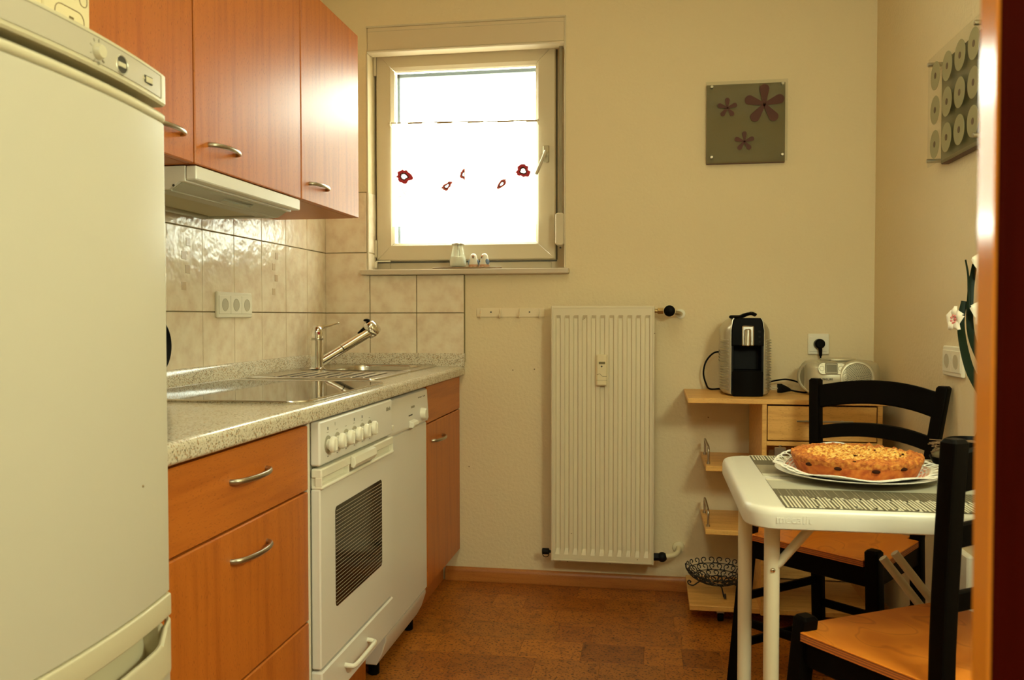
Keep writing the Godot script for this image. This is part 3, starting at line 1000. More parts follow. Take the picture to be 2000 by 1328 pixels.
func worktop_and_sink() -> void:
	# worktop: rounded front edge run along the wall, open under the sink bowl
	var pf := func(xa: float, xb: float) -> PackedVector2Array:
		var p := PackedVector2Array([Vector2(xa, 0.846)])
		if xb > 0.55:
			for i in 5: p.append(Vector2(xb - 0.008 + 0.008 * sin(PI / 2 * i / 4), 0.854 - 0.008 * cos(PI / 2 * i / 4)))
			for i in 7: p.append(Vector2(xb - 0.012 + 0.012 * cos(PI / 2 * i / 6), 0.872 + 0.012 * sin(PI / 2 * i / 6)))
		else:
			p.append(Vector2(xb, 0.846)); p.append(Vector2(xb, 0.884))
		p.append(Vector2(xa, 0.884))
		return p
	var Z := Basis(V(1, 0, 0), V(0, 1, 0), V(0, 0, 1))
	var w := MB.new()
	w.prism(pf.call(0.0, 0.602), 0.0, 0.07, Z)
	w.prism(pf.call(0.0, 0.602), 0.43, 2.207, Z)
	w.prism(pf.call(0.0, 0.135), 0.07, 0.43, Z)
	w.prism(pf.call(0.455, 0.602), 0.07, 0.43, Z)
	var t := thing("worktop", "speckled grey worktop running from the fridge to the window wall", "worktop", V(0.3, 0.846, 1.1))
	part(t, "slab", w, M.worktop)
	var sp := MB.new()
	sp.prism(PackedVector2Array([Vector2(0.008, 0.884), Vector2(0.030, 0.884), Vector2(0.028, 0.905), Vector2(0.020, 0.928), Vector2(0.014, 0.934), Vector2(0.008, 0.934)]), 0.008, 2.207, Z, Vector3.ZERO, 0.001)
	part(t, "wall_strip", sp, M.worktop)
	part(t, "wall_strip", MB.new().prism(PackedVector2Array([Vector2(0.008, 0.884), Vector2(0.028, 0.884), Vector2(0.026, 0.908), Vector2(0.018, 0.930), Vector2(0.014, 0.935), Vector2(0.008, 0.935)]), 0.03, 0.603, Basis(V(0, 0, 1), V(0, 1, 0), V(1, 0, 0)), Vector3.ZERO, 0.001), M.worktop)
	# hob
	var h := thing("hob", "black glass ceramic hob with a thin steel rim set in the worktop", "hob", V(0.31, 0.884, 1.24))
	var ax := Basis(V(1, 0, 0), V(0, 0, 1), V(0, -1, 0))   # u = x, v = z, w = down
	var up := func(poly: PackedVector2Array, y0: float, y1: float, b: float) -> MB: return MB.new().prism(poly, -y1, -y0, ax, Vector3.ZERO, b)
	part(h, "glass", up.call(rrect(0.054, 0.566, 0.946, 1.556, 0.05, 8), 0.884, 0.8895, 0.0005), M.hob_glass)
	var rim := []
	for q in [[0.052, 0.884], [0.050, 0.8875], [0.051, 0.8902], [0.0585, 0.8902], [0.0600, 0.8890]]:
		rim.append(ring3(rrect(q[0] - 0.002, 0.62 - q[0] + 0.002, 0.892 + q[0], 1.610 - q[0], 0.104 - q[0], 8), Basis(V(1, 0, 0), V(0, 0, 1), V(0, 1, 0)), V(0, q[1], 0)))
	part(h, "steel_rim", MB.new().loft(rim, false, false), M.steel)
	# sink: rim plate, bowl at the window end, draining board with ridges
	var s := thing("sink", "stainless steel inset sink with bowl and ridged draining board", "sink", V(0.27, 0.884, 0.43))
	var B := Basis(V(1, 0, 0), V(0, 0, 1), V(0, 1, 0))
	var bowl := []
	for q in [[0.0, 0.8842, 0.0, 0.03], [0.001, 0.8885, 0.001, 0.03], [0.006, 0.8905, 0.006, 0.028], [0.012, 0.8890, 0.012, 0.026]]:
		bowl.append(ring3(rrect(0.046 + q[0], 0.500 - q[0], 0.040 + q[0], 0.445, q[3], 6), B, V(0, q[1], 0)))
	for q in [[0.0, 0.8875, 0.075], [0.004, 0.880, 0.072], [0.008, 0.80, 0.068], [0.014, 0.755, 0.06], [0.05, 0.735, 0.05], [0.13, 0.732, 0.02]]:
		bowl.append(ring3(rrect(0.155 + q[0], 0.455 - q[0], 0.072 + q[0], 0.425 - q[0], q[2], 6), B, V(0, q[1], 0)))
	part(s, "bowl", MB.new().loft(bowl, false, true), M.steel, 50.0)
	var dr := []
	for q in [[0.0, 0.8842, 0.03], [0.001, 0.8885, 0.03], [0.006, 0.8905, 0.028], [0.012, 0.8890, 0.026], [0.022, 0.8885, 0.03], [0.032, 0.8858, 0.03], [0.05, 0.8850, 0.03]]:
		dr.append(ring3(rrect(0.046 + q[0], 0.500 - q[0], 0.445 + (0.0 if q[0] < 0.013 else q[0] * 0.5), 0.824 - q[0], q[2], 6), B, V(0, q[1], 0)))
	part(s, "draining_board", MB.new().loft(dr, false, true), M.steel, 50.0)
	for i in 8:
		var x := 0.125 + 0.043 * i
		part(s, "drain_ridge", MB.new().tube([V(x, 0.8852, 0.50), V(x, 0.8872, 0.52), V(x, 0.8872, 0.74), V(x, 0.8852, 0.76)], 0.007, 10, false, 0.0028, V(0, 1, 0)), M.steel, 60.0)
	part(s, "waste", MB.new().lathe([[0.04, 0.733], [0.042, 0.735], [0.03, 0.734], [0.0, 0.7335]], 24, Transform3D(Basis.IDENTITY, V(0.305, 0, 0.25))), M.chrome)
	# mixer tap
	var f := thing("mixer_tap", "chrome single lever mixer tap with a slanting pull-out spout", "tap", V(0.128, 0.889, 0.40))
	var c := V(0.128, 0.0, 0.40)
	var O := Transform3D(Basis.IDENTITY, c)
	part(f, "column", MB.new().lathe([[0.0, 0.8885], [0.031, 0.8885], [0.031, 0.892], [0.0235, 0.897], [0.0225, 0.935], [0.0225, 1.000]], 28, O), M.chrome)
	part(f, "collar", MB.new().lathe([[0.0228, 0.998], [0.0236, 1.000], [0.0236, 1.004], [0.0228, 1.006]], 28, O), M.brushed)
	part(f, "cap", MB.new().lathe([[0.0228, 1.004], [0.0226, 1.022], [0.021, 1.034], [0.0165, 1.044], [0.009, 1.050], [0.0, 1.052]], 28, O), M.chrome)
	var dir := V(0.155, 0.0, -0.165).normalized()
	var lp := [c + V(0, 1.036, 0) + dir * 0.004, c + V(0, 1.046, 0) + dir * 0.022, c + V(0, 1.052, 0) + dir * 0.05, c + V(0, 1.060, 0) + dir * 0.083]
	var lev := part(f, "lever", MB.new().tube(spline(lp, 5), 0.0135, 12, false, 0.0105, V(0, 1, 0), 0.0036), M.chrome, 60.0)
	part(lev, "lever_ball", MB.new().ball(c + V(0, 1.0605, 0) + dir * 0.086, Vector3.ONE * 0.0048, 10, 8), M.chrome)
	part(f, "temperature_dot", MB.new().ball(c + V(0, 1.024, 0) + V(0.014, 0, 0.0172), V(0.005, 0.006, 0.005), 8, 6), M.red_dot)
	var a := V(0.138, 0.915, 0.39)
	var e := V(0.278, 1.026, 0.245)
	part(f, "spout", MB.new().cyl(a, a.lerp(e, 0.42), 0.0165, 24, 0.001), M.chrome)
	part(f, "spray_hose_grip", MB.new().cyl(a.lerp(e, 0.43), e, 0.0172, 24, 0.001, 0.020), M.chrome)
	var d := (e - a).normalized()
	var X := d.cross(V(0, 1, 0)).normalized()
	var dn := (d * 0.55 + X.cross(d).normalized() * -0.1 + V(0, -0.75, 0)).normalized()
	var hx := dn.cross(V(1, 0, 0)).normalized()
	var H := Transform3D(Basis(hx, dn, hx.cross(dn)), e + V(0, 0.020, 0))
	part(f, "spray_head", MB.new().lathe([[0.0, -0.022], [0.014, -0.020], [0.025, -0.012], [0.031, 0.004], [0.031, 0.028], [0.028, 0.036], [0.018, 0.039], [0.0, 0.039]], 28, H), M.chrome)
	part(f, "spray_button", MB.new().beam(e - d * 0.055 + V(0, 0.021, 0), e - d * 0.02 + V(0, 0.030, 0), 0.012, 0.006, V(0, 1, 0), 0.002), M.black_plastic)
	part(f, "spray_button", MB.new().ball(e + V(-0.008, 0.045, 0.008), V(0.013, 0.006, 0.013), 12, 8), M.black_plastic)

func wall_units() -> void:
	var names := ["beech wall unit over the worktop with the bright window reflected in its door", "beech wall unit directly above the white extractor hood", "beech wall unit half hidden behind the top of the fridge"]
	var zz := [[0.474, 0.980], [0.985, 1.584], [1.590, 2.19]]
	for k in 3:
		var z0: float = zz[k][0]
		var z1: float = zz[k][1]
		var u := thing("wall_unit", names[k], "cabinet", V(0.16, 1.437, (z0 + z1) / 2), "beech wall units in a row above the worktop")
		part(u, "carcass", MB.new().bx(0.002, 0.298, 1.437, 2.085, z0, z1, 0.001), M.beech_carcass)
		var d := part(u, "cabinet_door", MB.new().bx(0.299, 0.319, 1.437, 2.085, z0, z1 - 0.001, 0.0025), M.beech)
		bow_handle(d, V(0.317, 1.492, [0.855, 1.455, 1.71][k]), 0.14)

func hood() -> void:
	var h := thing("extractor_hood", "flat white extractor hood with a slanted grey underside below the wall units", "extractor hood", V(0.16, 1.38, 1.285))
	var Zm := Basis(V(1, 0, 0), V(0, 1, 0), V(0, 0, -1))
	var z0 := 0.992
	var z1 := 1.580
	part(h, "front_strip", MB.new().bx(0.292, 0.319, 1.4015, 1.4335, z0, z1, 0.0025), M.white_enamel)
	part(h, "housing", MB.new().bx(0.02, 0.291, 1.398, 1.434, z0, z1, 0.001), M.white_enamel)
	part(h, "side_cheek", MB.new().prism(PackedVector2Array([Vector2(0.02, 1.400), Vector2(0.278, 1.400), Vector2(0.250, 1.381), Vector2(0.02, 1.381)]), -z1, -z1 + 0.012, Zm, Vector3.ZERO, 0.001), M.white_enamel)
	var sl := MB.new()
	var pa := V(0.279, 1.399, 0)
	var pb := V(0.249, 1.380, 0)
	var inw := V(-0.019, 0.030, 0).normalized() * 0.007
	var full := PackedVector2Array([Vector2(0.20, 1.3995), Vector2(pa.x, pa.y), Vector2(pb.x, pb.y), Vector2(0.20, 1.380)])
	var notched := PackedVector2Array([Vector2(0.20, 1.3995), Vector2(pa.x, pa.y)])
	for q in [[0.28, 0.0], [0.28, 1.0], [0.68, 1.0], [0.68, 0.0]]:
		var w: Vector3 = pa.lerp(pb, q[0]) + inw * q[1]
		notched.append(Vector2(w.x, w.y))
	notched.append(Vector2(pb.x, pb.y)); notched.append(Vector2(0.20, 1.380))
	sl.prism(full, -z1 + 0.014, -1.345, Zm).prism(notched, -1.345, -1.195, Zm).prism(full, -1.195, -z0 - 0.004, Zm)
	part(h, "slanted_panel", sl, M.hood_grey)
	var fl := part(h, "filter_panel", MB.new().bx(0.05, 0.238, 1.383, 1.397, z0 + 0.05, z1 - 0.014, 0.001), M.hood_filter)
	part(fl, "filter_frame", MB.new().bx(0.02, 0.052, 1.378, 1.397, z0 + 0.02, z1 - 0.012, 0.004).bx(0.05, 0.245, 1.379, 1.397, z0 + 0.012, z0 + 0.048, 0.003).bx(0.232, 0.25, 1.3785, 1.397, z0 + 0.012, z1 - 0.012, 0.002), M.hood_grey)
	part(h, "lamp_cover", MB.new().cyl(V(0.052, 1.380, 1.06), V(0.052, 1.380, 1.50), 0.009, 12, 0.002), M.hood_grey)
	part(h, "screw", MB.new().cyl(V(0.262, 1.389, z1), V(0.262, 1.389, z1 + 0.0015), 0.003, 10), M.print_dark)

func fridge() -> void:
	var f := thing("fridge_freezer", "tall white fridge freezer filling the left edge of the view", "fridge", V(0.33, 0, 2.5))
	var za := 2.2165
	var zb := 2.786
	var zc := 0.5 * (za + zb)
	var front := func(z: float, off: float) -> float:
		var s := (z - zc) / (0.5 * (zb - za))
		return 0.6295 + 0.028 * (1.0 - s * s) + off
	# a bowed slab between two heights, its front following the curve
	var slab := func(y0: float, y1: float, off: float, bev: float, x0: float, ya: float = -1.0, e0: float = 0.0, e1: float = 0.0) -> MB:
		var m := MB.new()
		var poly := PackedVector2Array()
		var n := 24
		var r := 0.012
		var xa: float = front.call(za + r, off) - r
		var xb: float = front.call(zb - r, off) - r
		for i in 6: poly.append(Vector2(xa + r * sin(PI / 2 * i / 6.0), -(za + e0 + r - r * cos(PI / 2 * i / 6.0))))
		for i in n + 1:
			var z := lerpf(za + e0 + r, zb - e1 - r, float(i) / n)
			poly.append(Vector2(front.call(z, off), -z))
		for i in range(5, -1, -1): poly.append(Vector2(xb + r * sin(PI / 2 * i / 6.0), -(zb - e1 - r + r * cos(PI / 2 * i / 6.0))))
		poly.append(Vector2(x0, -zb + e1)); poly.append(Vector2(x0, -za - e0))
		m.prism(poly, y0, y1, AY, Vector3.ZERO, bev)
		return m
	part(f, "body", MB.new().bx(0.03, 0.575, 0.02, 1.436, za + 0.004, zb - 0.004, 0.004), M.fridge_white)
	part(f, "door_seal", MB.new().bx(0.575, 0.592, 0.06, 1.41, za + 0.012, zb - 0.012, 0), M.gasket)
	var top := part(f, "control_panel", slab.call(1.4005, 1.4475, 0.003, 0.003, 0.56), M.fridge_trim)
	var ins := MB.new()
	var g := []
	for y in [1.4085, 1.4405]:
		var row := []
		for i in 25:
			var z := lerpf(zb - 0.03, za + 0.026, i / 24.0)
			row.append(V(front.call(z, 0.0042), y, z))
		g.append(row)
	ins.sheet(g)
	part(top, "panel_inlay", ins, M.panel_grey, 60.0)
	var ln := MB.new()
	var e1 := []
	for i in 25:
		var z := lerpf(zb - 0.03, za + 0.025, i / 24.0)
		e1.append(V(front.call(z, 0.0040), 1.4408, z))
	ln.tube(e1, 0.0009, 5)
	ln.tube([e1[-1], e1[-1] + V(0, -0.033, 0)], 0.0009, 5)
	part(top, "panel_groove", ln, M.knob_ring)
	# dial, emblem and badge on the panel
	var zd := 2.418
	var xd: float = front.call(zd, 0.004)
	part(top, "dial", MB.new().lathe([[0.0105, 0], [0.0105, 0.003], [0.008, 0.008], [0.0, 0.0085]], 20, Transform3D(Basis(V(0, 1, 0), V(1, 0, 0), V(0, 0, -1)), V(xd, 1.422, zd))), M.fridge_trim)
	for k in 9:
		var a := TAU * (k + 0.5) / 9.0
		part(top, "dial_mark", MB.new().beam(V(xd + 0.0008, 1.422 + 0.0125 * sin(a), zd + 0.0125 * cos(a)), V(xd + 0.0008, 1.422 + 0.0165 * sin(a), zd + 0.0165 * cos(a)), 0.0015, 0.0012, V(1, 0, 0), 0), M.knob_ring)
	var zo := 2.362
	var xo: float = front.call(zo, 0.004)
	var em := MB.new()
	em.t = Transform3D(Basis.IDENTITY, V(xo, 1.4215, zo))
	em.prism(circle2(0, 0, 0.0125, 24), 0.0, 0.0010, AX, Vector3.ZERO, 0.0003)
	var emb := part(top, "emblem", em, M.print_dark)
	part(emb, "emblem_ring", MB.new().tube(Array(ring3(circle2(0, 0, 0.0125, 24), AX, V(xo + 0.0008, 1.4215, zo))), 0.0012, 6, true), M.knob_ring)
	part(emb, "emblem_bar", MB.new().bx(xo + 0.0008, xo + 0.0020, 1.4185, 1.4245, zo - 0.0085, zo + 0.0085, 0.0005), M.fridge_trim)
	var zbg := 2.291
	var xb: float = front.call(zbg, 0.004)
	var bd := part(top, "badge", MB.new().bx(xb - 0.003, xb + 0.0012, 1.4165, 1.4275, zbg - 0.014, zbg + 0.014, 0.0005), M.print_dark)
	part(bd, "badge_field", MB.new().bx(xb + 0.0008, xb + 0.0020, 1.4180, 1.4260, zbg - 0.0125, zbg + 0.003, 0.0003).bx(xb + 0.0008, xb + 0.0020, 1.4213, 1.4228, zbg + 0.006, zbg + 0.012, 0).bx(xb + 0.0008, xb + 0.0020, 1.4190, 1.4250, zbg + 0.0083, zbg + 0.0098, 0), M.fridge_trim)
	# upper door with its top rim and lower band
	var ud := part(f, "upper_door", slab.call(0.664, 1.378, 0.0, 0.005, 0.592), M.fridge_white, 50.0)
	part(ud, "door_rim", slab.call(1.376, 1.390, 0.002, 0.004, 0.592), M.fridge_trim, 50.0)
	part(ud, "door_band", slab.call(0.630, 0.665, 0.003, 0.003, 0.592), M.fridge_trim, 50.0)
	part(ud, "mark", MB.new().ball(V(front.call(2.31, 0.0), 0.845, 2.31), Vector3.ONE * 0.002, 8, 6), M.tray_brown)
	# lower door: grip hollow under the band, upright ends
	var ld := part(f, "lower_door", slab.call(0.06, 0.548, 0.0, 0.005, 0.592), M.fridge_white, 50.0)
	var lip := MB.new()
	var poly := []
	for i in 41:
		var z := lerpf(za, zb, i / 40.0)
		var ed := minf(z - za, zb - z)
		var tp := 0.626 - 0.030 * smoothstep(0.020, 0.048, ed)
		var x: float = front.call(z, 0.004) - (0.006 if ed < 1e-6 else 0.0)
		poly.append([PackedVector3Array([V(0.60, 0.546, z), V(x, 0.546, z), V(x + 0.001, 0.552, z), V(x + 0.001, tp - 0.004, z), V(x - 0.003, tp, z), V(x - 0.007, tp - 0.001, z), V(x - 0.010, tp - 0.008, z), V(x - 0.014, 0.552, z)])])
	var rings := []
	for p in poly: rings.append(p[0])
	lip.loft(rings, true, true)
	part(ld, "grip_lip", lip, M.fridge_trim, 50.0)
	var hl := []
	for i in 25:
		var z := lerpf(za + 0.006, zb - 0.006, i / 24.0)
		var x: float = front.call(z, 0.0)
		hl.append([V(x - 0.030, 0.650, z), V(x - 0.033, 0.632, z), V(x - 0.034, 0.60, z), V(x - 0.030, 0.572, z), V(x - 0.020, 0.556, z), V(x - 0.008, 0.556, z)])
	part(ld, "grip_hollow", MB.new().sheet(hl), M.fridge_trim, 60.0)
	for s in 2:
		var z := za + 0.03 if s == 0 else zb - 0.03
		part(ld, "grip_end", MB.new().bx(0.57, front.call(z, -0.006), 0.55, 0.622, z - 0.012, z, 0.003), M.fridge_trim)
	part(f, "hinge", MB.new().cyl(V(0.618, 0.622, za + 0.016), V(0.618, 0.632, za + 0.016), 0.006, 10), M.brushed)
	# appliance on top
	var a := thing("countertop_appliance", "cream appliance front with outlined keys standing on top of the fridge", "appliance", V(0.4, 1.4475, 2.52))
	part(a, "case", MB.new().bx(0.22, 0.555, 1.452, 1.72, 2.283, 2.76, 0.004), M.meter_cream)
	for z in [2.31, 2.73]: part(a, "foot", MB.new().bx(0.26, 0.53, 1.436, 1.454, z - 0.012, z + 0.012, 0.001), M.black_plastic)
	var kp := part(a, "key_panel", MB.new().bx(0.553, 0.558, 1.465, 1.70, 2.290, 2.385, 0.002), M.meter_cream)
	for q in [[-2.363, -2.303, 1.484, 1.513, 0.012], [-2.378, -2.350, 1.530, 1.558, 0.012], [-2.338, -2.315, 1.528, 1.556, 0.010], [-2.312, -2.296, 1.524, 1.555, 0.007], [-2.363, -2.303, 1.575, 1.60, 0.010]]:
		part(kp, "key_outline", MB.new().tube(Array(ring3(rrect(q[0], q[1], q[2], q[3], q[4], 4), AX, V(0.5583, 0, 0))), 0.0007, 5, true), M.tray_brown)
	part(kp, "key_symbol", MB.new().bx(0.5578, 0.5588, 1.494, 1.502, 2.325, 2.334, 0.0004).bx(0.5578, 0.5588, 1.540, 1.548, 2.36, 2.368, 0.0004).bx(0.5578, 0.5588, 1.538, 1.5395, 2.300, 2.308, 0).bx(0.5578, 0.5588, 1.542, 1.5435, 2.300, 2.308, 0), M.picture_olive)
	# dark pan hanging on the tiles behind the fridge edge
	var p := thing("hanging_pan", "round black pan against the tiles, half hidden by the fridge edge", "pan", V(0.02, 1.004, 1.285))
	part(p, "disc", MB.new().lathe([[0.0, 0.0], [0.070, 0.0], [0.080, 0.018], [0.077, 0.019], [0.068, 0.004], [0.0, 0.003]], 40, Transform3D(Basis(V(0, 1, 0), V(1, 0, 0), V(0, 0, -1)), V(0.0085, 1.004, 1.285))), M.black_matt)
	part(p, "pan_handle", MB.new().beam(V(0.022, 1.004, 1.362), V(0.026, 1.03, 1.50), 0.008, 0.02, V(0, 1, 0), 0.003), M.black_matt)

func radiator() -> void:
	var r := thing("radiator", "tall narrow cream panel radiator with vertical grooves on the back wall", "radiator", V(1.17, 0.13, 0.08))
	var x0 := 0.970
	var x1 := 1.366
	var y0 := 0.130
	var y1 := 1.126
	# front sheet: eleven sunk grooves with sloping ends
	var n := 11
	var p := (x1 - x0 - 0.020) / n
	var xs := [x0 + 0.008]
	var dp := [0.0]
	for i in n:
		var c := x0 + 0.010 + p * (i + 0.5)
		for q in [[-0.0105, 0.0], [-0.0065, 1.0], [0.0065, 1.0], [0.0105, 0.0]]:
			xs.append(c + q[0]); dp.append(q[1])
	xs.append(x1 - 0.008); dp.append(0.0)
	var grid := []
	for q in [[y0 + 0.010, 0.0], [0.158, 0.0], [0.181, 1.0], [1.078, 1.0], [1.090, 0.0], [y1 - 0.010, 0.0]]:
		var row := []
		for i in xs.size(): row.append(V(xs[i], q[0], 0.120 - 0.0085 * dp[i] * q[1]))
		grid.append(row)
	part(r, "front_panel", MB.new().sheet(grid), M.radiator_paint, 20.0)
	var ed := MB.new()
	ed.bx(x0, x0 + 0.009, y0, y1, 0.052, 0.1215, 0.003).bx(x1 - 0.009, x1, y0, y1, 0.052, 0.1215, 0.003)
	part(r, "side_cover", ed, M.radiator_paint)
	part(r, "top_cover", MB.new().bx(x0 + 0.004, x1 - 0.004, y1 - 0.012, y1, 0.052, 0.121, 0.003), M.radiator_paint)
	part(r, "bottom_edge", MB.new().bx(x0 + 0.006, x1 - 0.006, y0 + 0.001, y0 + 0.011, 0.056, 0.121, 0.003), M.radiator_paint)
	part(r, "back_panel", MB.new().bx(x0 + 0.010, x1 - 0.010, y0 + 0.012, y1 - 0.014, 0.045, 0.056, 0.002), M.radiator_paint)
	part(r, "wall_bracket", MB.new().bx(1.04, 1.07, 0.25, 1.0, 0.0, 0.05, 0.001).bx(1.27, 1.30, 0.25, 1.0, 0.0, 0.05, 0.001), M.radiator_paint)
	for q in [[1.094, 1.074], [1.099, 1.078], [1.050, 0.242], [1.304, 0.150], [1.366, 1.02], [1.005, 0.132], [1.035, 0.131], [1.2, 0.130]]:
		part(r, "chipped_spot", MB.new().ball(V(q[0], q[1], 0.1205), V(0.0024, 0.0016, 0.0012), 8, 6), M.tray_brown)
	# consumption meter clipped to the front
	var m := part(r, "heat_meter", MB.new().prism(rrect(1.147, 1.188, 0.820, 0.939, 0.004), 0.116, 0.142, AZ, Vector3.ZERO, 0.004), M.meter_cream)
	part(m, "meter_display", MB.new().bx(1.156, 1.180, 0.903, 0.912, 0.141, 0.1428, 0.0004), M.lcd)
	part(m, "meter_button", MB.new().cyl(V(1.167, 0.894, 0.1415), V(1.167, 0.894, 0.1430), 0.0035, 12), M.print_dark)
	part(m, "meter_line", MB.new().tube([V(1.149, 0.862, 0.1422), V(1.160, 0.866, 0.1422), V(1.170, 0.856, 0.1422), V(1.186, 0.856, 0.1422)], 0.0008, 5).bx(1.148, 1.187, 0.8405, 0.8413, 0.1415, 0.1424, 0), M.picture_olive)
	# thermostat valve, return pipe, vent cap
	var vl := part(r, "thermostat_valve", MB.new().cyl(V(1.4215, 1.106, 0.055), V(1.4215, 1.106, 0.112), 0.0235, 24, 0.003), M.meter_cream)
	part(vl, "valve_cap", MB.new().lathe([[0.021, 0.0], [0.0215, 0.003], [0.012, 0.0065], [0.0, 0.007]], 24, Transform3D(Basis(V(1, 0, 0), V(0, 0, 1), V(0, -1, 0)), V(1.4215, 1.106, 0.1115))), M.black_plastic)
	part(vl, "valve_nut", MB.new().cyl(V(1.366, 1.106, 0.085), V(1.378, 1.106, 0.085), 0.008, 10).cyl(V(1.377, 1.106, 0.085), V(1.399, 1.106, 0.085), 0.0135, 6, 0.001), M.brass)
	part(vl, "valve_tail", MB.new().tube(spline([V(1.425, 1.103, 0.07), V(1.445, 1.099, 0.06), V(1.460, 1.096, 0.045), V(1.466, 1.095, 0.0)], 4), 0.010, 12), M.brushed, 60.0)
	part(vl, "wall_rosette", MB.new().cyl(V(1.466, 1.095, 0.0), V(1.466, 1.095, 0.006), 0.019, 20, 0.002), M.socket_white)
	part(r, "return_valve", MB.new().cyl(V(1.362, 0.155, 0.085), V(1.388, 0.155, 0.085), 0.015, 6, 0.001).ball(V(1.398, 0.155, 0.085), V(0.020, 0.019, 0.020), 12, 8), M.black_matt)
	part(r, "return_pipe", MB.new().tube(spline([V(1.405, 0.158, 0.085), V(1.435, 0.161, 0.083), V(1.456, 0.168, 0.066), V(1.462, 0.173, 0.03), V(1.462, 0.174, 0.0)], 5), 0.010, 12), M.meter_cream, 60.0)
	part(r, "pipe_rosette", MB.new().lathe([[0.024, 0.0], [0.022, 0.008], [0.011, 0.012]], 20, Transform3D(Basis(V(1, 0, 0), V(0, 0, 1), V(0, -1, 0)), V(1.462, 0.174, 0.0))), M.meter_cream)
	part(r, "drain_cap", MB.new().cyl(V(0.931, 0.158, 0.085), V(0.958, 0.158, 0.085), 0.0125, 12, 0.002).cyl(V(0.955, 0.158, 0.085), V(0.975, 0.158, 0.085), 0.006, 8).tube(Array(ring3(circle2(0.945, 0.148, 0.013, 16), AZ, V(0, 0, 0.085))), 0.0015, 6, true), M.black_matt)

func trolley() -> void:
	var t := thing("side_cabinet", "pale wood side cabinet with a long top board, a drawer and open side shelves", "cabinet", V(1.8, 0, 0.22))
	var zf := 0.40
	part(t, "top_board", MB.new().bx(1.480, 2.150, 0.785, 0.802, 0.012, zf + 0.005, 0.0015), M.pale_wood)
	part(t, "side_panel", MB.new().bx(1.729, 1.745, 0.055, 0.785, 0.012, zf, 0.001), M.pale_wood)
	part(t, "side_panel", MB.new().bx(2.104, 2.120, 0.055, 0.785, 0.012, zf, 0.001), M.pale_wood)
	part(t, "back_panel", MB.new().bx(1.745, 2.104, 0.075, 0.785, 0.012, 0.018, 0), M.pale_wood)
	var d := part(t, "drawer", MB.new().bx(1.748, 2.101, 0.662, 0.779, zf - 0.018, zf - 0.001, 0.0015), M.pale_wood)
	part(d, "drawer_box", MB.new().bx(1.752, 2.097, 0.668, 0.765, 0.05, zf - 0.018, 0), M.pale_wood)
	part(d, "handle", MB.new().bx(1.840, 2.022, 0.7275, 0.7335, zf + 0.016, zf + 0.022, 0.0015).bx(1.868, 1.876, 0.728, 0.733, zf - 0.002, zf + 0.018, 0).bx(1.986, 1.994, 0.728, 0.733, zf - 0.002, zf + 0.018, 0), M.brushed)
	part(t, "rail", MB.new().bx(1.745, 2.104, 0.643, 0.658, 0.03, zf - 0.001, 0.001), M.pale_wood)
	# glass flap below the drawer, held by two clips
	var fp := part(t, "glass_flap", MB.new().bx(1.752, 2.098, 0.36, 0.628, zf - 0.012, zf - 0.007, 0.001), M.glass_pane)
	for x in [1.790, 2.050]: part(fp, "flap_clip", MB.new().bx(x - 0.019, x + 0.019, 0.603, 0.638, zf - 0.010, zf + 0.002, 0.002).cyl(V(x, 0.640, zf - 0.006), V(x, 0.646, zf - 0.006), 0.006, 10), M.brushed)
	part(t, "inner_shelf", MB.new().bx(1.745, 2.104, 0.34, 0.356, 0.03, zf - 0.02, 0.001), M.pale_wood)
	# side shelves with little rails
	for y in [0.556, 0.330]:
		var s := part(t, "side_shelf", MB.new().bx(1.546, 1.729, y - 0.018, y, 0.012, 0.335, 0.0015), M.pale_wood)
		part(s, "shelf_rail", MB.new().tube(spline([V(1.558, y - 0.001, 0.075), V(1.558, y + 0.043, 0.075), V(1.558, y + 0.056, 0.082), V(1.558, y + 0.060, 0.10), V(1.558, y + 0.060, 0.265), V(1.558, y + 0.056, 0.283), V(1.558, y + 0.043, 0.29), V(1.558, y - 0.001, 0.29)], 4), 0.0042, 8).cyl(V(1.558, y, 0.075), V(1.558, y + 0.008, 0.075), 0.0065, 10).cyl(V(1.558, y, 0.29), V(1.558, y + 0.008, 0.29), 0.0065, 10), M.brushed, 60.0)
	# base board on castors
	part(t, "base_board", MB.new().bx(1.490, 2.120, 0.052, 0.070, 0.018, 0.375, 0.0015), M.pale_wood)
	for x in [1.60, 2.06]:
		for z in [0.07, 0.32]:
			var c := part(t, "castor", MB.new().cyl(V(x - 0.010, 0.019, z), V(x + 0.010, 0.019, z), 0.0185, 16, 0.003), M.black_plastic)
			part(c, "castor_fork", MB.new().bx(x - 0.014, x + 0.014, 0.030, 0.053, z - 0.012, z + 0.012, 0.002), M.brushed)

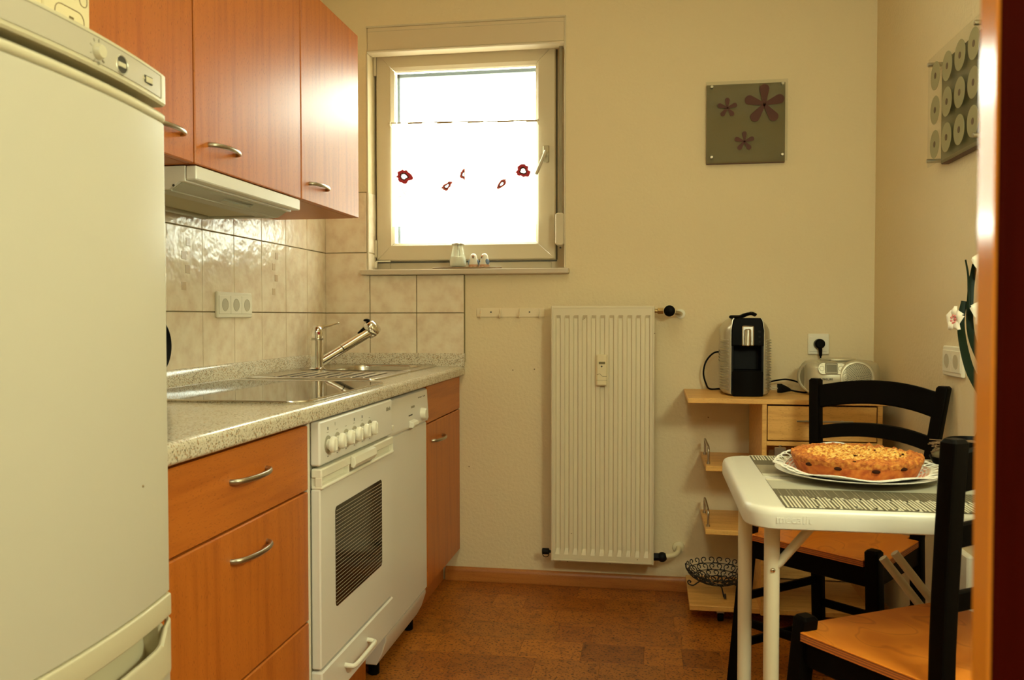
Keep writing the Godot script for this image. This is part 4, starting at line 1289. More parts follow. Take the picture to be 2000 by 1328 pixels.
func dining_table() -> void:
	var t := thing("folding_table", "white folding table with rounded corners and tube legs in the dining corner", "table", V(1.85, 0, 1.49))
	var rings := []
	for q in [[0.012, 0.690], [0.003, 0.690], [0.0, 0.693], [0.0, 0.715], [0.0015, 0.722], [0.005, 0.7275], [0.011, 0.730], [0.022, 0.7302], [0.024, 0.7294], [0.030, 0.7294]]:
		rings.append(ring3(rrect(1.531 + q[0], 2.100 - q[0], 1.168 + q[0], 1.785 - q[0], 0.062 - q[0] * 0.9, 8), Basis(V(1, 0, 0), V(0, 0, 1), V(0, 1, 0)), V(0, q[1], 0)))
	part(t, "table_top", MB.new().loft(rings, true, true), M.table_white, 50.0)
	lettering(t, "embossed_name", "mecalit", V(1.616, 0.709, 1.7851), Basis.IDENTITY, 0.013, M.table_white, 0.0012, true)
	# left pair of legs, braces and rivet; right pair with its folding struts
	var legs := [[1.559, 1.50], [1.5885, 1.70], [2.06, 1.26], [2.06, 1.62]]
	for i in 4:
		var x: float = legs[i][0]
		var z: float = legs[i][1]
		var l := part(t, "leg", MB.new().cyl(V(x, 0.002, z), V(x, 0.702, z), 0.0148, 18, 0.001), M.table_leg)
		part(l, "rubber_foot", MB.new().cyl(V(x, 0.0, z), V(x, 0.03, z), 0.0165, 18, 0.002), M.black_plastic)
		if i == 1: part(l, "rivet", MB.new().ball(V(x, 0.594, z + 0.0145), V(0.0052, 0.0052, 0.004), 12, 8), M.chrome)
	part(t, "brace", MB.new().tube([V(1.596, 0.600, 1.70), V(1.604, 0.607, 1.70), V(1.660, 0.676, 1.70), V(1.668, 0.695, 1.70)], 0.0085, 12, false, 0.012, V(0, 0, 1)), M.table_leg, 60.0)
	part(t, "cross_strut", MB.new().tube([V(1.905, 0.505, 1.26), V(2.06, 0.305, 1.26)], 0.010, 10), M.table_leg)
	part(t, "cross_strut", MB.new().tube([V(1.925, 0.525, 1.285), V(2.06, 0.350, 1.285)], 0.010, 10), M.table_leg)
	# woven place mats
	for k in 2:
		var z0: float = [1.172, 1.492][k]
		var z1: float = [1.455, 1.776][k]
		var p := thing("place_mat", ["striped grey woven place mat at the far edge of the table behind the cake", "striped grey woven place mat along the near edge of the white table"][k], "place mat", V(1.83, 0.7294, 0.5 * (z0 + z1)), "woven place mats on the table")
		var y := 0.7296
		var D := z1 - z0
		var bands := [["mat_light", 0.0, 0.02], ["mat_dark", 0.02, 0.26], ["mat_dark", 0.26, 0.50], ["mat_taupe", 0.50, 0.90], ["mat_light", 0.90, 1.0]] if k == 0 else [["mat_light", 0.0, 0.06], ["mat_grey", 0.06, 0.38], ["mat_dark", 0.38, 0.64], ["mat_dark", 0.64, 1.0]]
		for b in bands:
			part(p, "woven_band", MB.new().bx(1.602, 2.050, y, y + 0.0010, z0 + D * b[1], z0 + D * b[2], 0), M[b[0]])
		var st := MB.new()
		var fine := MB.new()
		var pr := RandomNumberGenerator.new()
		pr.seed = 3 + k
		var s0: float = z0 + D * (0.02 if k == 0 else 0.64)
		var s1: float = z0 + D * (0.26 if k == 0 else 1.0)
		var x := 1.606
		var i := 0
		while x < 2.046:
			var w := 0.0030 if i % 3 else 0.0036
			var br: float = 0.0 if i < 8 else (s1 - s0) * [0.0, 0.07, 0.02, 0.16, 0.10][i % 5]
			var cut: float = 0.0 if i < 8 else (s1 - s0) * [0.02, 0.0, 0.12, 0.05][i % 4]
			st.bx(x, x + w, y + 0.0008, y + 0.0016, s0 + br, s1 - cut - (s1 - s0) * 0.02, 0)
			if i >= 8 and i % 4 == 1: st.bx(x - 0.004, x + w, y + 0.0008, y + 0.0016, s0 + br, s0 + br + (s1 - s0) * 0.12, 0)
			if i >= 8 and i % 5 == 3: st.bx(x, x + w + 0.004, y + 0.0008, y + 0.0016, s1 - cut - (s1 - s0) * 0.14, s1 - cut, 0)
			x += 0.0064 + (0.002 if i % 4 == 0 else 0.0)
			i += 1
		part(p, "woven_stripe", st, M.mat_light)
		if k == 1:
			x = 1.61
			while x < 2.045:
				fine.bx(x, x + 0.0012, y + 0.0008, y + 0.0013, z0 + D * 0.40, z0 + D * 0.63, 0)
				x += 0.0068 if pr.randf() < 0.6 else 0.017
			part(p, "fine_thread", fine, M.mat_taupe)

func chair_post(p: Array, w: float, d: float) -> MB:
	var m := MB.new()
	var rings := []
	var n := p.size()
	for i in n + 2:
		var j: int = clamp(i - 1, 0, n - 1)
		var sh := 1.0 if i > 0 and i < n + 1 else 0.72
		var pos: Vector3 = p[j]
		if i == n + 1: pos.y += 0.004
		if i == n: pos.y -= 0.002
		var r := PackedVector3Array()
		for q in rrect(-w * 0.5 * sh, w * 0.5 * sh, -d * 0.5 * sh, d * 0.5 * sh, 0.006 * sh, 2): r.append(pos + V(q.x, 0, q.y))
		rings.append(r)
	m.loft(rings, true, true)
	return m

func chairs() -> void:
	# own axes: the chair looks along +z, its floor is y = 0
	var sh := 0.46
	var wf := 0.188
	var wb := 0.155
	var hd := 0.150
	var th := 0.885
	var rk := 0.057
	var fl := 0.043
	var rb := 0.02
	var sp := 0.029
	var F := func(s: float, y: float) -> Vector3:
		var k := sp * (sh - y) / sh
		return V(s * (wf + k), y, hd + k)
	var B := func(s: float, y: float) -> Vector3:
		var k := (y - sh) / (th - sh)
		if y > sh: return V(s * (wb + fl * k), y, -hd - rk * pow(k, 1.15))
		return V(s * wb, y, -hd - rb * (sh - y) / sh)
	var c := thing("dining_chair", "black ladder-back chair with plywood seat between the table and the side cabinet", "chair", Vector3.ZERO, "black dining chairs")
	var poly := PackedVector2Array([Vector2(-wf + 0.018, hd + 0.022), Vector2(wf - 0.018, hd + 0.022), Vector2(wf - 0.018, hd - 0.016), Vector2(wf + 0.024, hd - 0.016), Vector2(wf + 0.022, hd - 0.035), Vector2(wb + 0.016, -hd + 0.024), Vector2(wb - 0.018, -hd + 0.020), Vector2(wb - 0.020, -hd - 0.012), Vector2(-wb + 0.020, -hd - 0.012), Vector2(-wb + 0.018, -hd + 0.020), Vector2(-wb - 0.016, -hd + 0.024), Vector2(-wf - 0.022, hd - 0.035), Vector2(-wf - 0.024, hd - 0.016), Vector2(-wf + 0.018, hd - 0.016)])
	var pf := PackedVector2Array()
	for q in poly: pf.append(Vector2(q.x, -q.y))
	var s := own(c, "seat", MB.new().prism(pf, sh - 0.0035, sh, AY, Vector3.ZERO, 0.001), M.ply_veneer)
	var inner := MB.new()
	inner.prism(pf, sh - 0.0075, sh - 0.0055, AY).prism(pf, sh - 0.012, sh - 0.0095, AY).prism(pf, sh - 0.018, sh - 0.0145, AY, Vector3.ZERO, 0.0006)
	own(s, "ply_layer", inner, M.ply_edge)
	var dk := MB.new()
	dk.prism(pf, sh - 0.0055, sh - 0.0035, AY).prism(pf, sh - 0.0095, sh - 0.0075, AY).prism(pf, sh - 0.0145, sh - 0.012, AY)
	own(s, "ply_dark_layer", dk, M.ply_dark)
	var bk: Material = M.black_lacquer
	for sg in [-1.0, 1.0]:
		own(c, "front_leg", chair_post([F.call(sg, 0.004), F.call(sg, 0.2), F.call(sg, sh - 0.02), F.call(sg, sh + 0.022)], 0.037, 0.037), bk)
		var pts := []
		for y in [0.004, 0.2, 0.40, 0.46, 0.52, 0.62, 0.72, 0.80, th]: pts.append(B.call(sg, y))
		own(c, "back_post", chair_post(pts, 0.034, 0.032), bk)
		# side rails and rungs
		own(c, "side_rail", MB.new().beam(F.call(sg, sh - 0.045), B.call(sg, sh - 0.045), 0.020, 0.052, V(0, 1, 0), 0.003), bk)
		own(c, "rung", MB.new().beam(F.call(sg, 0.27), B.call(sg, 0.27), 0.016, 0.024, V(0, 1, 0), 0.004), bk)
		own(c, "rung", MB.new().beam(F.call(sg, 0.13), B.call(sg, 0.13), 0.016, 0.024, V(0, 1, 0), 0.004), bk)
	own(c, "front_rail", MB.new().beam(F.call(-1.0, sh - 0.045), F.call(1.0, sh - 0.045), 0.020, 0.052, V(0, 1, 0), 0.003), bk)
	own(c, "back_rail", MB.new().beam(B.call(-1.0, sh - 0.045), B.call(1.0, sh - 0.045), 0.020, 0.052, V(0, 1, 0), 0.003), bk)
	own(c, "rung", MB.new().beam(F.call(-1.0, 0.20), F.call(1.0, 0.20), 0.016, 0.024, V(0, 1, 0), 0.004), bk)
	own(c, "rung", MB.new().beam(B.call(-1.0, 0.20), B.call(1.0, 0.20), 0.016, 0.024, V(0, 1, 0), 0.004), bk)
	# three arched back slats
	for q in [[0.795, 0.866, 0.026], [0.700, 0.742, 0.022], [0.588, 0.624, 0.018]]:
		var rings := []
		for i in 15:
			var u := -1.0 + 2.0 * i / 14.0
			var ar: float = q[2] * (1.0 - u * u)
			var a: Vector3 = B.call(1.0, q[0])
			var b: Vector3 = B.call(1.0, q[1])
			var bow := -0.030 * (1.0 - u * u)
			var lo := V(a.x * u, a.y + ar, a.z + bow)
			var hi := V(b.x * u, b.y + ar, b.z + bow)
			var t := V(0, 0, 0.0075)
			var v := (hi - lo) * 0.06
			rings.append(PackedVector3Array([lo - t + v, lo - t * 0.5, lo + t * 0.5, lo + t + v, hi + t - v, hi + t * 0.5, hi - t * 0.5, hi - t - v]))
		own(c, "back_slat", MB.new().loft(rings), bk, 40.0)
	var c2 := c.duplicate()
	c2.name = numbered(self, "dining_chair")
	add_child(c2, true)
	c2.set_meta("label", "black ladder-back chair with light plywood seat nearest the viewer, beside the door")
	c.position = V(1.879, 0, 0.883)
	c.rotation.y = -0.726
	c2.position = V(1.899, 0, 1.676)
	c2.rotation.y = 3.679

# five drop-shaped petals round a point
func drop_flower(cx: float, cy: float, R: float, z: float) -> MB:
	var m := MB.new()
	for k in 5:
		var a := PI / 2 + TAU * k / 5.0
		var d := Vector2(cos(a), sin(a))
		var n := Vector2(-d.y, d.x)
		var p := PackedVector2Array([Vector2(cx, cy) - n * R * 0.07, Vector2(cx, cy) + d * R * 0.05 - n * R * 0.08])
		for i in 13:
			var b := -PI / 2 + PI * i / 12.0
			p.append(Vector2(cx, cy) + d * (R * 0.76 + R * 0.24 * cos(b)) + n * R * 0.24 * sin(b))
		p.append(Vector2(cx, cy) + d * R * 0.05 + n * R * 0.08)
		p.append(Vector2(cx, cy) + n * R * 0.07)
		m.prism(p, z, z + 0.0006, AZ)
	return m

func pictures() -> void:
	var p := thing("glass_picture", "square olive glass picture with three brown flower shapes on the back wall", "picture", V(1.71, 1.83, 0.02))
	part(p, "board", MB.new().bx(1.561, 1.853, 1.672, 1.975, 0.002, 0.016, 0.001), M.picture_board)
	part(p, "print", MB.new().bx(1.561, 1.853, 1.674, 1.975, 0.016, 0.0175, 0), M.picture_olive)
	part(p, "glass", MB.new().bx(1.559, 1.861, 1.677, 1.985, 0.024, 0.028, 0.0008), M.glass_pane)
	for q in [[1.638, 1.884, 0.038], [1.775, 1.892, 0.076], [1.702, 1.754, 0.038]]:
		part(p, "flower_print", drop_flower(q[0], q[1], q[2], 0.0280), M.picture_flower)
	for q in [[1.580, 1.965], [1.842, 1.968], [1.580, 1.697], [1.842, 1.700]]:
		part(p, "standoff", MB.new().cyl(V(q[0], q[1], 0.0), V(q[0], q[1], 0.0335), 0.0055, 14, 0.001), M.brushed)
	# the one on the right wall shows rings of pale discs
	var r := thing("disc_picture", "square glass picture with rows of pale discs on the right wall beside the door", "picture", V(RW, 1.67, 0.9))
	part(r, "board", MB.new().bx(RW - 0.022, RW - 0.002, 1.515, 1.80, 0.815, 1.105, 0.001), M.picture_board)
	part(r, "print", MB.new().bx(RW - 0.0235, RW - 0.022, 1.517, 1.80, 0.815, 1.105, 0), M.wall_print)
	part(r, "glass", MB.new().bx(RW - 0.036, RW - 0.032, 1.520, 1.832, 0.735, 1.125, 0.0008), M.glass_pane)
	var mx := Basis(V(0, 0, 1), V(0, 1, 0), V(-1, 0, 0))
	for i in 4:
		for j in 3:
			var z := 0.800 + 0.098 * i
			var y := 1.575 + 0.097 * j
			var dsc := part(r, "disc_print", MB.new().prism(circle2(z, y, 0.040, 28), 0.0, 0.0006, mx, V(RW - 0.0362, 0, 0)), M.disc_grey)
			part(dsc, "disc_centre", MB.new().prism(circle2(z, y, 0.009, 16), 0.0006, 0.0010, mx, V(RW - 0.0362, 0, 0)), M.disc_brown)
	for q in [[0.748, 1.815], [0.748, 1.537], [1.11, 1.815], [1.11, 1.537]]:
		part(r, "standoff", MB.new().cyl(V(RW, q[1], q[0]), V(RW - 0.042, q[1], q[0]), 0.0065, 14, 0.001), M.brushed)

# n socket inserts in a frame: width along u, on the wall plane given by axes ax at point c
func socket_row(called: String, label: String, c: Vector3, ax: Basis, n: int, w: float, h: float) -> Node3D:
	var o := thing(called, label, "socket", c)
	var fr := MB.new()
	var L := w * n
	fr.prism(rrect(-L / 2 - 0.005, L / 2 + 0.005, -h / 2, h / 2, 0.004, 3), 0.0, 0.011, ax, c, 0.003)
	part(o, "frame", fr, M.socket_white)
	for i in n:
		var u := (i - (n - 1) * 0.5) * w
		var k := part(o, "insert", MB.new().prism(rrect(u - w / 2 + 0.0008, u + w / 2 - 0.0008, -h / 2 + 0.012, h / 2 - 0.012, 0.002, 2), 0.010, 0.0135, ax, c, 0.001), M.socket_white)
		var f := Transform3D(Basis(ax.x, ax.z, -ax.y), c + ax.x * u)
		part(k, "well", MB.new().lathe([[0.0205, 0.0136], [0.0195, 0.0145], [0.0185, 0.0136], [0.0175, 0.0128], [0.0, 0.0126]], 24, f), M.socket_well)
		part(k, "contact_hole", MB.new().prism(circle2(u - 0.0095, 0, 0.0024, 8), 0.0127, 0.0133, ax, c).prism(circle2(u + 0.0095, 0, 0.0024, 8), 0.0127, 0.0133, ax, c), M.print_dark)
	return o

func sockets() -> void:
	socket_row("triple_socket", "white triple wall socket on the kitchen tiles above the hob", V(0.0075, 1.123, 0.813), AX, 3, 0.074, 0.082)
	socket_row("double_socket", "white double wall socket on the right wall beside the orchid leaves", V(RW, 0.960, 0.888), Basis(V(0, 0, 1), V(0, 1, 0), V(-1, 0, 0)), 2, 0.071, 0.084)
	var s := socket_row("single_socket", "white single wall socket with a black plug above the radio", V(1.984, 0.979, 0.0), AZ, 1, 0.068, 0.080)
	var pl := thing("power_plug", "round black power plug pushed into the wall socket above the radio", "plug", V(1.986, 0.982, 0.013))
	part(pl, "plug_body", MB.new().cyl(V(1.984, 0.981, 0.012), V(1.984, 0.981, 0.045), 0.0185, 22, 0.005), M.black_plastic)
	part(pl, "plug_neck", MB.new().tube([V(1.984, 0.972, 0.036), V(1.986, 0.955, 0.036), V(1.987, 0.935, 0.034)], 0.0085, 10, false, -1.0, Vector3.ZERO, 0.0055), M.black_plastic, 60.0)
	part(pl, "plug_cable", MB.new().tube(spline([V(1.987, 0.938, 0.034), V(1.988, 0.91, 0.032), V(1.990, 0.85, 0.035), V(1.97, 0.808, 0.045)], 5), 0.0032, 8), M.black_plastic, 60.0)
	var b := thing("wall_box", "small pale cover plate low on the right wall behind the near chair", "cover plate", V(RW, 0.38, 1.0))
	part(b, "plate", MB.new().bx(RW - 0.02, RW, 0.27, 0.46, 0.94, 1.05, 0.004), M.socket_white)
	part(b, "mark", MB.new().bx(RW - 0.021, RW - 0.0195, 0.436, 0.440, 0.975, 0.979, 0).bx(RW - 0.021, RW - 0.0195, 0.436, 0.440, 0.985, 0.989, 0).bx(RW - 0.021, RW - 0.0195, 0.431, 0.435, 0.991, 0.995, 0), M.print_dark)

func sill_things() -> void:
	var y := 1.278
	var tr := thing("sill_tray", "flat dark brown oval tray lying on the window sill", "tray", V(0.61, y, 0.0))
	var rg := []
	for q in [[0.94, 0.0], [1.0, 0.002], [1.0, 0.0065], [0.975, 0.0075], [0.95, 0.005]]:
		var r := PackedVector3Array()
		for i in 40: r.append(V(0.611 + 0.145 * q[0] * cos(TAU * i / 40), y + q[1], 0.0 - 0.036 * q[0] * sin(TAU * i / 40)))
		rg.append(r)
	part(tr, "plate", MB.new().loft(rg), M.tray_brown)
	y += 0.0052
	# sugar pourer
	var j := thing("sugar_jar", "pear-shaped glass sugar pourer half full of sugar on the sill tray", "jar", V(0.572, y, -0.005))
	var O := Transform3D(Basis.IDENTITY, V(0.572, y, -0.005))
	part(j, "glass_body", MB.new().lathe([[0.0, 0.001], [0.027, 0.001], [0.033, 0.006], [0.0355, 0.020], [0.034, 0.036], [0.028, 0.058], [0.0235, 0.078], [0.0225, 0.090], [0.0235, 0.094], [0.0215, 0.094], [0.0205, 0.089], [0.0215, 0.078], [0.026, 0.058], [0.032, 0.036], [0.0335, 0.020], [0.031, 0.009], [0.026, 0.005], [0.0, 0.005]], 32, O), M.jar_glass, 60.0)
	part(j, "sugar", MB.new().lathe([[0.0, 0.0054], [0.0255, 0.0054], [0.0305, 0.0095], [0.0328, 0.020], [0.0314, 0.036], [0.0285, 0.046], [0.0, 0.049]], 28, O), M.sugar)
	var ld := part(j, "lid", MB.new().lathe([[0.0245, 0.0925], [0.0255, 0.094], [0.0255, 0.099], [0.022, 0.103], [0.008, 0.106], [0.0, 0.106]], 28, O), M.lid_metal)
	part(ld, "pouring_tube", MB.new().cyl(V(0.573, y + 0.093, -0.005), V(0.578, y + 0.045, -0.005), 0.0045, 10), M.lid_metal)
	# two bird shakers
	for k in 2:
		var cx: float = [0.638, 0.684][k]
		var b := thing("bird_shaker", ["white china bird with an open brown beak facing the room, next to the sugar pourer", "white china bird turned sideways with a blue wing, right of the other bird"][k], "figurine", V(cx, y, 0.0), "china birds on the window sill")
		var C := Transform3D(Basis(V(0, 1, 0), 0.1 if k == 0 else -0.7), V(cx, y, 0.0))
		part(b, "body", MB.new().lathe([[0.0, 0.0], [0.017, 0.0], [0.0195, 0.006], [0.0195, 0.018], [0.0165, 0.032], [0.0145, 0.042], [0.0125, 0.050], [0.008, 0.056], [0.0, 0.0585]], 22, C), M.bird_white)
		part(b, "feet", MB.new().lathe([[0.0178, 0.0], [0.0205, 0.005], [0.0202, 0.012], [0.0190, 0.014], [0.0185, 0.006]], 22, C), M.bird_orange)
		var m := MB.new()
		m.ball(C * V(0.0, 0.046, 0.0125), V(0.0055, 0.006, 0.005), 10, 8)
		part(b, "beak", m, M.bird_orange)
		part(b, "beak_tip", MB.new().ball(C * V(0.0, 0.041, 0.0165), V(0.0028, 0.0042, 0.003), 8, 6), M.bird_dark)
		for s in [-1.0, 1.0]:
			var wm := MB.new()
			wm.t = C * Transform3D(Basis(V(0, 0, 1), 0.25 * s), V(0.0185 * s, 0.024, 0.0))
			wm.ball(Vector3.ZERO, V(0.0035, 0.0125, 0.010), 10, 8)
			part(b, "wing", wm, M.bird_blue)
			part(b, "eye", MB.new().ball(C * V(0.007 * s, 0.050, 0.0075), Vector3.ONE * 0.0014, 6, 5), M.bird_dark)
			part(b, "toe", MB.new().ball(C * V(0.008 * s, 0.003, 0.0185), V(0.005, 0.003, 0.005), 8, 6), M.bird_orange)
		part(b, "shaker_hole", MB.new().ball(C * V(0.0, 0.0588, 0.0), Vector3.ONE * 0.001, 6, 5), M.bird_dark)

func coffee_and_radio() -> void:
	var y := 0.802
	var c := thing("coffee_machine", "silver and black capsule coffee machine with ribbed sides on the side cabinet", "coffee machine", V(1.69, y, 0.2))
	# outline seen from the front: shoulders rounded; u = x, v = y
	var cx := 1.690
	var outline := func(w: float, h: float, r: float) -> PackedVector2Array:
		var p := PackedVector2Array([Vector2(cx - w + 0.006, y + 0.006), Vector2(cx + w - 0.006, y + 0.006), Vector2(cx + w, y + 0.014)])
		for i in 9: p.append(Vector2(cx + w - r + r * cos(PI / 2 * i / 8), y + h - r + r * sin(PI / 2 * i / 8)))
		for i in 9: p.append(Vector2(cx - w + r - r * sin(PI / 2 * i / 8), y + h - r + r * cos(PI / 2 * i / 8)))
		p.append(Vector2(cx - w, y + 0.014))
		return p
	# silver side shells: the outline swept front to back with the edges rolled in
	var rings := []
	for q in [[0.045, 0.066, 0.268], [0.05, 0.074, 0.274], [0.075, 0.082, 0.279], [0.20, 0.084, 0.279], [0.262, 0.080, 0.277], [0.285, 0.070, 0.275], [0.296, 0.0585, 0.274]]:
		rings.append(ring3(outline.call(q[1], q[2], minf(q[1] * 0.72, 0.058)), AZ, V(0, 0, q[0])))
	var shell := part(c, "silver_shell", MB.new().loft(rings, true, false), M.silver_plastic, 60.0)
	for s in [-1.0, 1.0]:
		var rb := MB.new()
		for i in 19:
			var yy := y + 0.022 + 0.0098 * i
			rb.tube([V(cx + s * 0.0830, yy, 0.205), V(cx + s * 0.0838, yy, 0.235), V(cx + s * 0.0810, yy, 0.262), V(cx + s * 0.0715, yy, 0.2845), V(cx + s * 0.064, yy, 0.2915)], 0.0062, 8, false, 0.0024, V(0, 1, 0))
		part(shell, "side_rib", rb, M.silver_plastic, 60.0)
		part(shell, "front_edge", MB.new().tube(spline([V(cx + s * 0.0565, y + 0.008, 0.2965), V(cx + s * 0.0565, y + 0.10, 0.297), V(cx + s * 0.0565, y + 0.22, 0.297), V(cx + s * 0.053, y + 0.262, 0.296), V(cx + s * 0.047, y + 0.276, 0.294)], 5), 0.0022, 6), M.silver_plastic, 60.0)
		var vm := MB.new()
		for i in 4: vm.beam(V(cx + s * 0.0842, y + 0.120 + 0.012 * i, 0.10), V(cx + s * 0.0842, y + 0.116 + 0.012 * i, 0.17), 0.0012, 0.002, V(0, 1, 0), 0)
		part(shell, "vent_slot", vm, M.print_dark)
	# black front: head, cup bay, drip tray
	part(c, "front_head", MB.new().prism(PackedVector2Array([Vector2(cx - 0.056, y + 0.178), Vector2(cx + 0.056, y + 0.178), Vector2(cx + 0.056, y + 0.235), Vector2(cx + 0.050, y + 0.268), Vector2(cx + 0.044, y + 0.277), Vector2(cx - 0.044, y + 0.277), Vector2(cx - 0.050, y + 0.268), Vector2(cx - 0.056, y + 0.235)]), 0.20, 0.303, AZ, Vector3.ZERO, 0.004), M.black_plastic)
	part(c, "cup_bay", MB.new().bx(cx - 0.056, cx - 0.048, y + 0.075, y + 0.18, 0.20, 0.299, 0.001).bx(cx + 0.048, cx + 0.056, y + 0.075, y + 0.18, 0.20, 0.299, 0.001).bx(cx - 0.05, cx + 0.05, y + 0.06, y + 0.18, 0.20, 0.215, 0), M.black_matt)
	var tray := PackedVector2Array([Vector2(cx - 0.052, -0.22), Vector2(cx + 0.052, -0.22), Vector2(cx + 0.052, -0.312)])
	for i in 9: tray.append(Vector2(cx + 0.052 - 0.104 * i / 8.0, -0.312 - 0.010 * sin(PI * i / 8.0)))
	part(c, "drip_tray", MB.new().prism(tray, y + 0.0, y + 0.092, AY, Vector3.ZERO, 0.003), M.black_plastic)
	part(c, "base_foot", MB.new().bx(cx - 0.05, cx + 0.05, y, y + 0.012, 0.06, 0.30, 0.002), M.black_plastic)
	# chrome outlet
	var sp := part(c, "outlet", MB.new().prism(rrect(cx - 0.020, cx + 0.021, y + 0.178, y + 0.250, 0.006, 3), 0.300, 0.312, AZ, Vector3.ZERO, 0.004), M.steel)
	part(sp, "outlet_column", MB.new().cyl(V(cx - 0.001, y + 0.178, 0.311), V(cx - 0.001, y + 0.238, 0.309), 0.0125, 18, 0.003), M.steel)
	for i in 3: part(c, "round_button", MB.new().cyl(V(cx + 0.040, y + 0.228 - 0.017 * i, 0.302), V(cx + 0.040, y + 0.228 - 0.017 * i, 0.305), 0.006 - 0.001 * i, 14, 0.001), M.black_matt)
	# lever on top
	var lv := part(c, "lever", MB.new().tube(spline([V(cx - 0.048, y + 0.281, 0.20), V(cx - 0.02, y + 0.282, 0.24), V(cx - 0.005, y + 0.289, 0.28), V(cx + 0.012, y + 0.2935, 0.30), V(cx + 0.024, y + 0.288, 0.31)], 5), 0.011, 10, false, 0.0065, V(0, 1, 0)), M.black_plastic, 60.0)
	part(lv, "lever_trim", MB.new().tube(spline([V(cx - 0.006, y + 0.2945, 0.285), V(cx + 0.004, y + 0.2975, 0.296), V(cx + 0.016, y + 0.297, 0.306)], 5), 0.006, 8, false, 0.0015, V(0, 1, 0)), M.chrome, 60.0)
	part(c, "power_cord", MB.new().tube(spline([V(cx - 0.07, y + 0.148, 0.055), V(cx - 0.10, y + 0.142, 0.05), V(cx - 0.128, y + 0.110, 0.055), V(cx - 0.138, y + 0.066, 0.06), V(cx - 0.128, y + 0.024, 0.06), V(cx - 0.112, y + 0.004, 0.055), V(cx - 0.06, y + 0.004, 0.03), V(cx + 0.02, y + 0.004, 0.028)], 6), 0.0035, 8), M.black_plastic, 60.0)
	# loose plug and cable of the radio
	var lp := thing("loose_plug", "loose black plug with its cable lying between coffee machine and radio", "plug", V(1.83, y, 0.16))
	part(lp, "plug_body", MB.new().loft([ring3(rrect(-0.012, 0.012, -0.016, 0.016, 0.006, 3), Basis(V(0, 0, 1), V(0, 1, 0), V(1, 0, 0)), V(1.812, y + 0.019, 0.165)), ring3(rrect(-0.013, 0.013, -0.017, 0.017, 0.007, 3), Basis(V(0, 0, 1), V(0, 1, 0), V(1, 0, 0)), V(1.826, y + 0.019, 0.165)), ring3(rrect(-0.008, 0.008, -0.009, 0.009, 0.004, 3), Basis(V(0, 0, 1), V(0, 1, 0), V(1, 0, 0)), V(1.848, y + 0.016, 0.165)), ring3(rrect(-0.005, 0.005, -0.005, 0.005, 0.003, 3), Basis(V(0, 0, 1), V(0, 1, 0), V(1, 0, 0)), V(1.858, y + 0.013, 0.165))]), M.black_plastic, 50.0)
	for dz in [-0.008, 0.008]: part(lp, "plug_pin", MB.new().cyl(V(1.812, y + 0.019, 0.165 + dz), V(1.792, y + 0.021, 0.165 + dz), 0.002, 8), M.brushed)
	part(lp, "plug_cable", MB.new().tube(spline([V(1.856, y + 0.013, 0.165), V(1.885, y + 0.007, 0.165), V(1.92, y + 0.004, 0.14), V(1.93, y + 0.02, 0.08), V(1.90, y + 0.035, 0.06), V(1.86, y + 0.045, 0.07), V(1.825, y + 0.042, 0.075), V(1.79, y + 0.03, 0.05), V(1.745, y + 0.010, 0.034)], 6), 0.0033, 8), M.black_plastic, 60.0)
	# radio: a barrel body with slanted speaker ends
	var r := thing("radio", "silver portable radio with round speakers and a small display on the side cabinet", "radio", V(2.02, y, 0.19))
	var body := []
	for q in [[-0.118, 0.046, 0.040, 0.178], [-0.108, 0.055, 0.060, 0.183], [-0.085, 0.060, 0.076, 0.188], [-0.04, 0.0625, 0.084, 0.190], [0.03, 0.063, 0.085, 0.190], [0.085, 0.061, 0.080, 0.188], [0.118, 0.057, 0.066, 0.180], [0.136, 0.050, 0.048, 0.172], [0.144, 0.036, 0.03, 0.168]]:
		var rr := PackedVector3Array()
		for i in 28:
			var a := TAU * i / 28.0
			var ca := signf(cos(a)) * pow(absf(cos(a)), 0.75)
			var sa := signf(sin(a)) * pow(absf(sin(a)), 0.75)
			rr.append(V(2.016 + q[0], y + 0.066 + sa * q[1], q[3] + ca * q[2]))
		body.append(rr)
	part(r, "body", MB.new().loft(body), M.radio_silver, 60.0)
	for x in [1.96, 2.08]: part(r, "foot", MB.new().bx(x - 0.02, x + 0.02, y, y + 0.012, 0.13, 0.24, 0.002), M.radio_dark)
	# right speaker
	var fr := Transform3D(Basis(V(1, 0, 0), V(0, 0.03, 1).normalized(), V(0, -1, 0.03).normalized()), V(2.066, y + 0.068, 0.262))
	var sr := part(r, "speaker_ring", MB.new().lathe([[0.062, -0.004], [0.061, 0.010], [0.056, 0.0145], [0.050, 0.014], [0.048, 0.010]], 36, fr), M.radio_silver, 50.0)
	part(sr, "speaker_grille", MB.new().lathe([[0.048, 0.0105], [0.030, 0.0135], [0.0, 0.015]], 36, fr), M.speaker_mesh)
	var dots := MB.new()
	for k in range(1, 10):
		var nn := 5 * k
		for i in nn:
			var a := TAU * (i + 0.13 * k) / nn
			var rad := 0.0049 * k
			var h := 0.0152 - 0.0046 * pow(rad / 0.048, 2.0)
			dots.prism(circle2(0, 0, 0.0016, 5), 0.0, 0.0004, Basis(fr.basis.x, -fr.basis.z, fr.basis.y), fr * V(rad * cos(a), h, rad * sin(a)))
	tag(part(sr, "grille_hole", dots, M.print_dark), "", "", "", "stuff")
	# left speaker, turned outwards
	var nl := V(-0.62, 0.02, 0.78).normalized()
	var ul := V(0, 1, 0)
	var xl := nl.cross(ul).normalized()
	var flt := Transform3D(Basis(xl, nl, xl.cross(nl)), V(1.925, y + 0.066, 0.222))
	var sl := part(r, "speaker_ring", MB.new().lathe([[0.059, -0.03], [0.058, 0.006], [0.053, 0.010], [0.048, 0.0095], [0.046, 0.006]], 36, flt), M.radio_silver, 50.0)
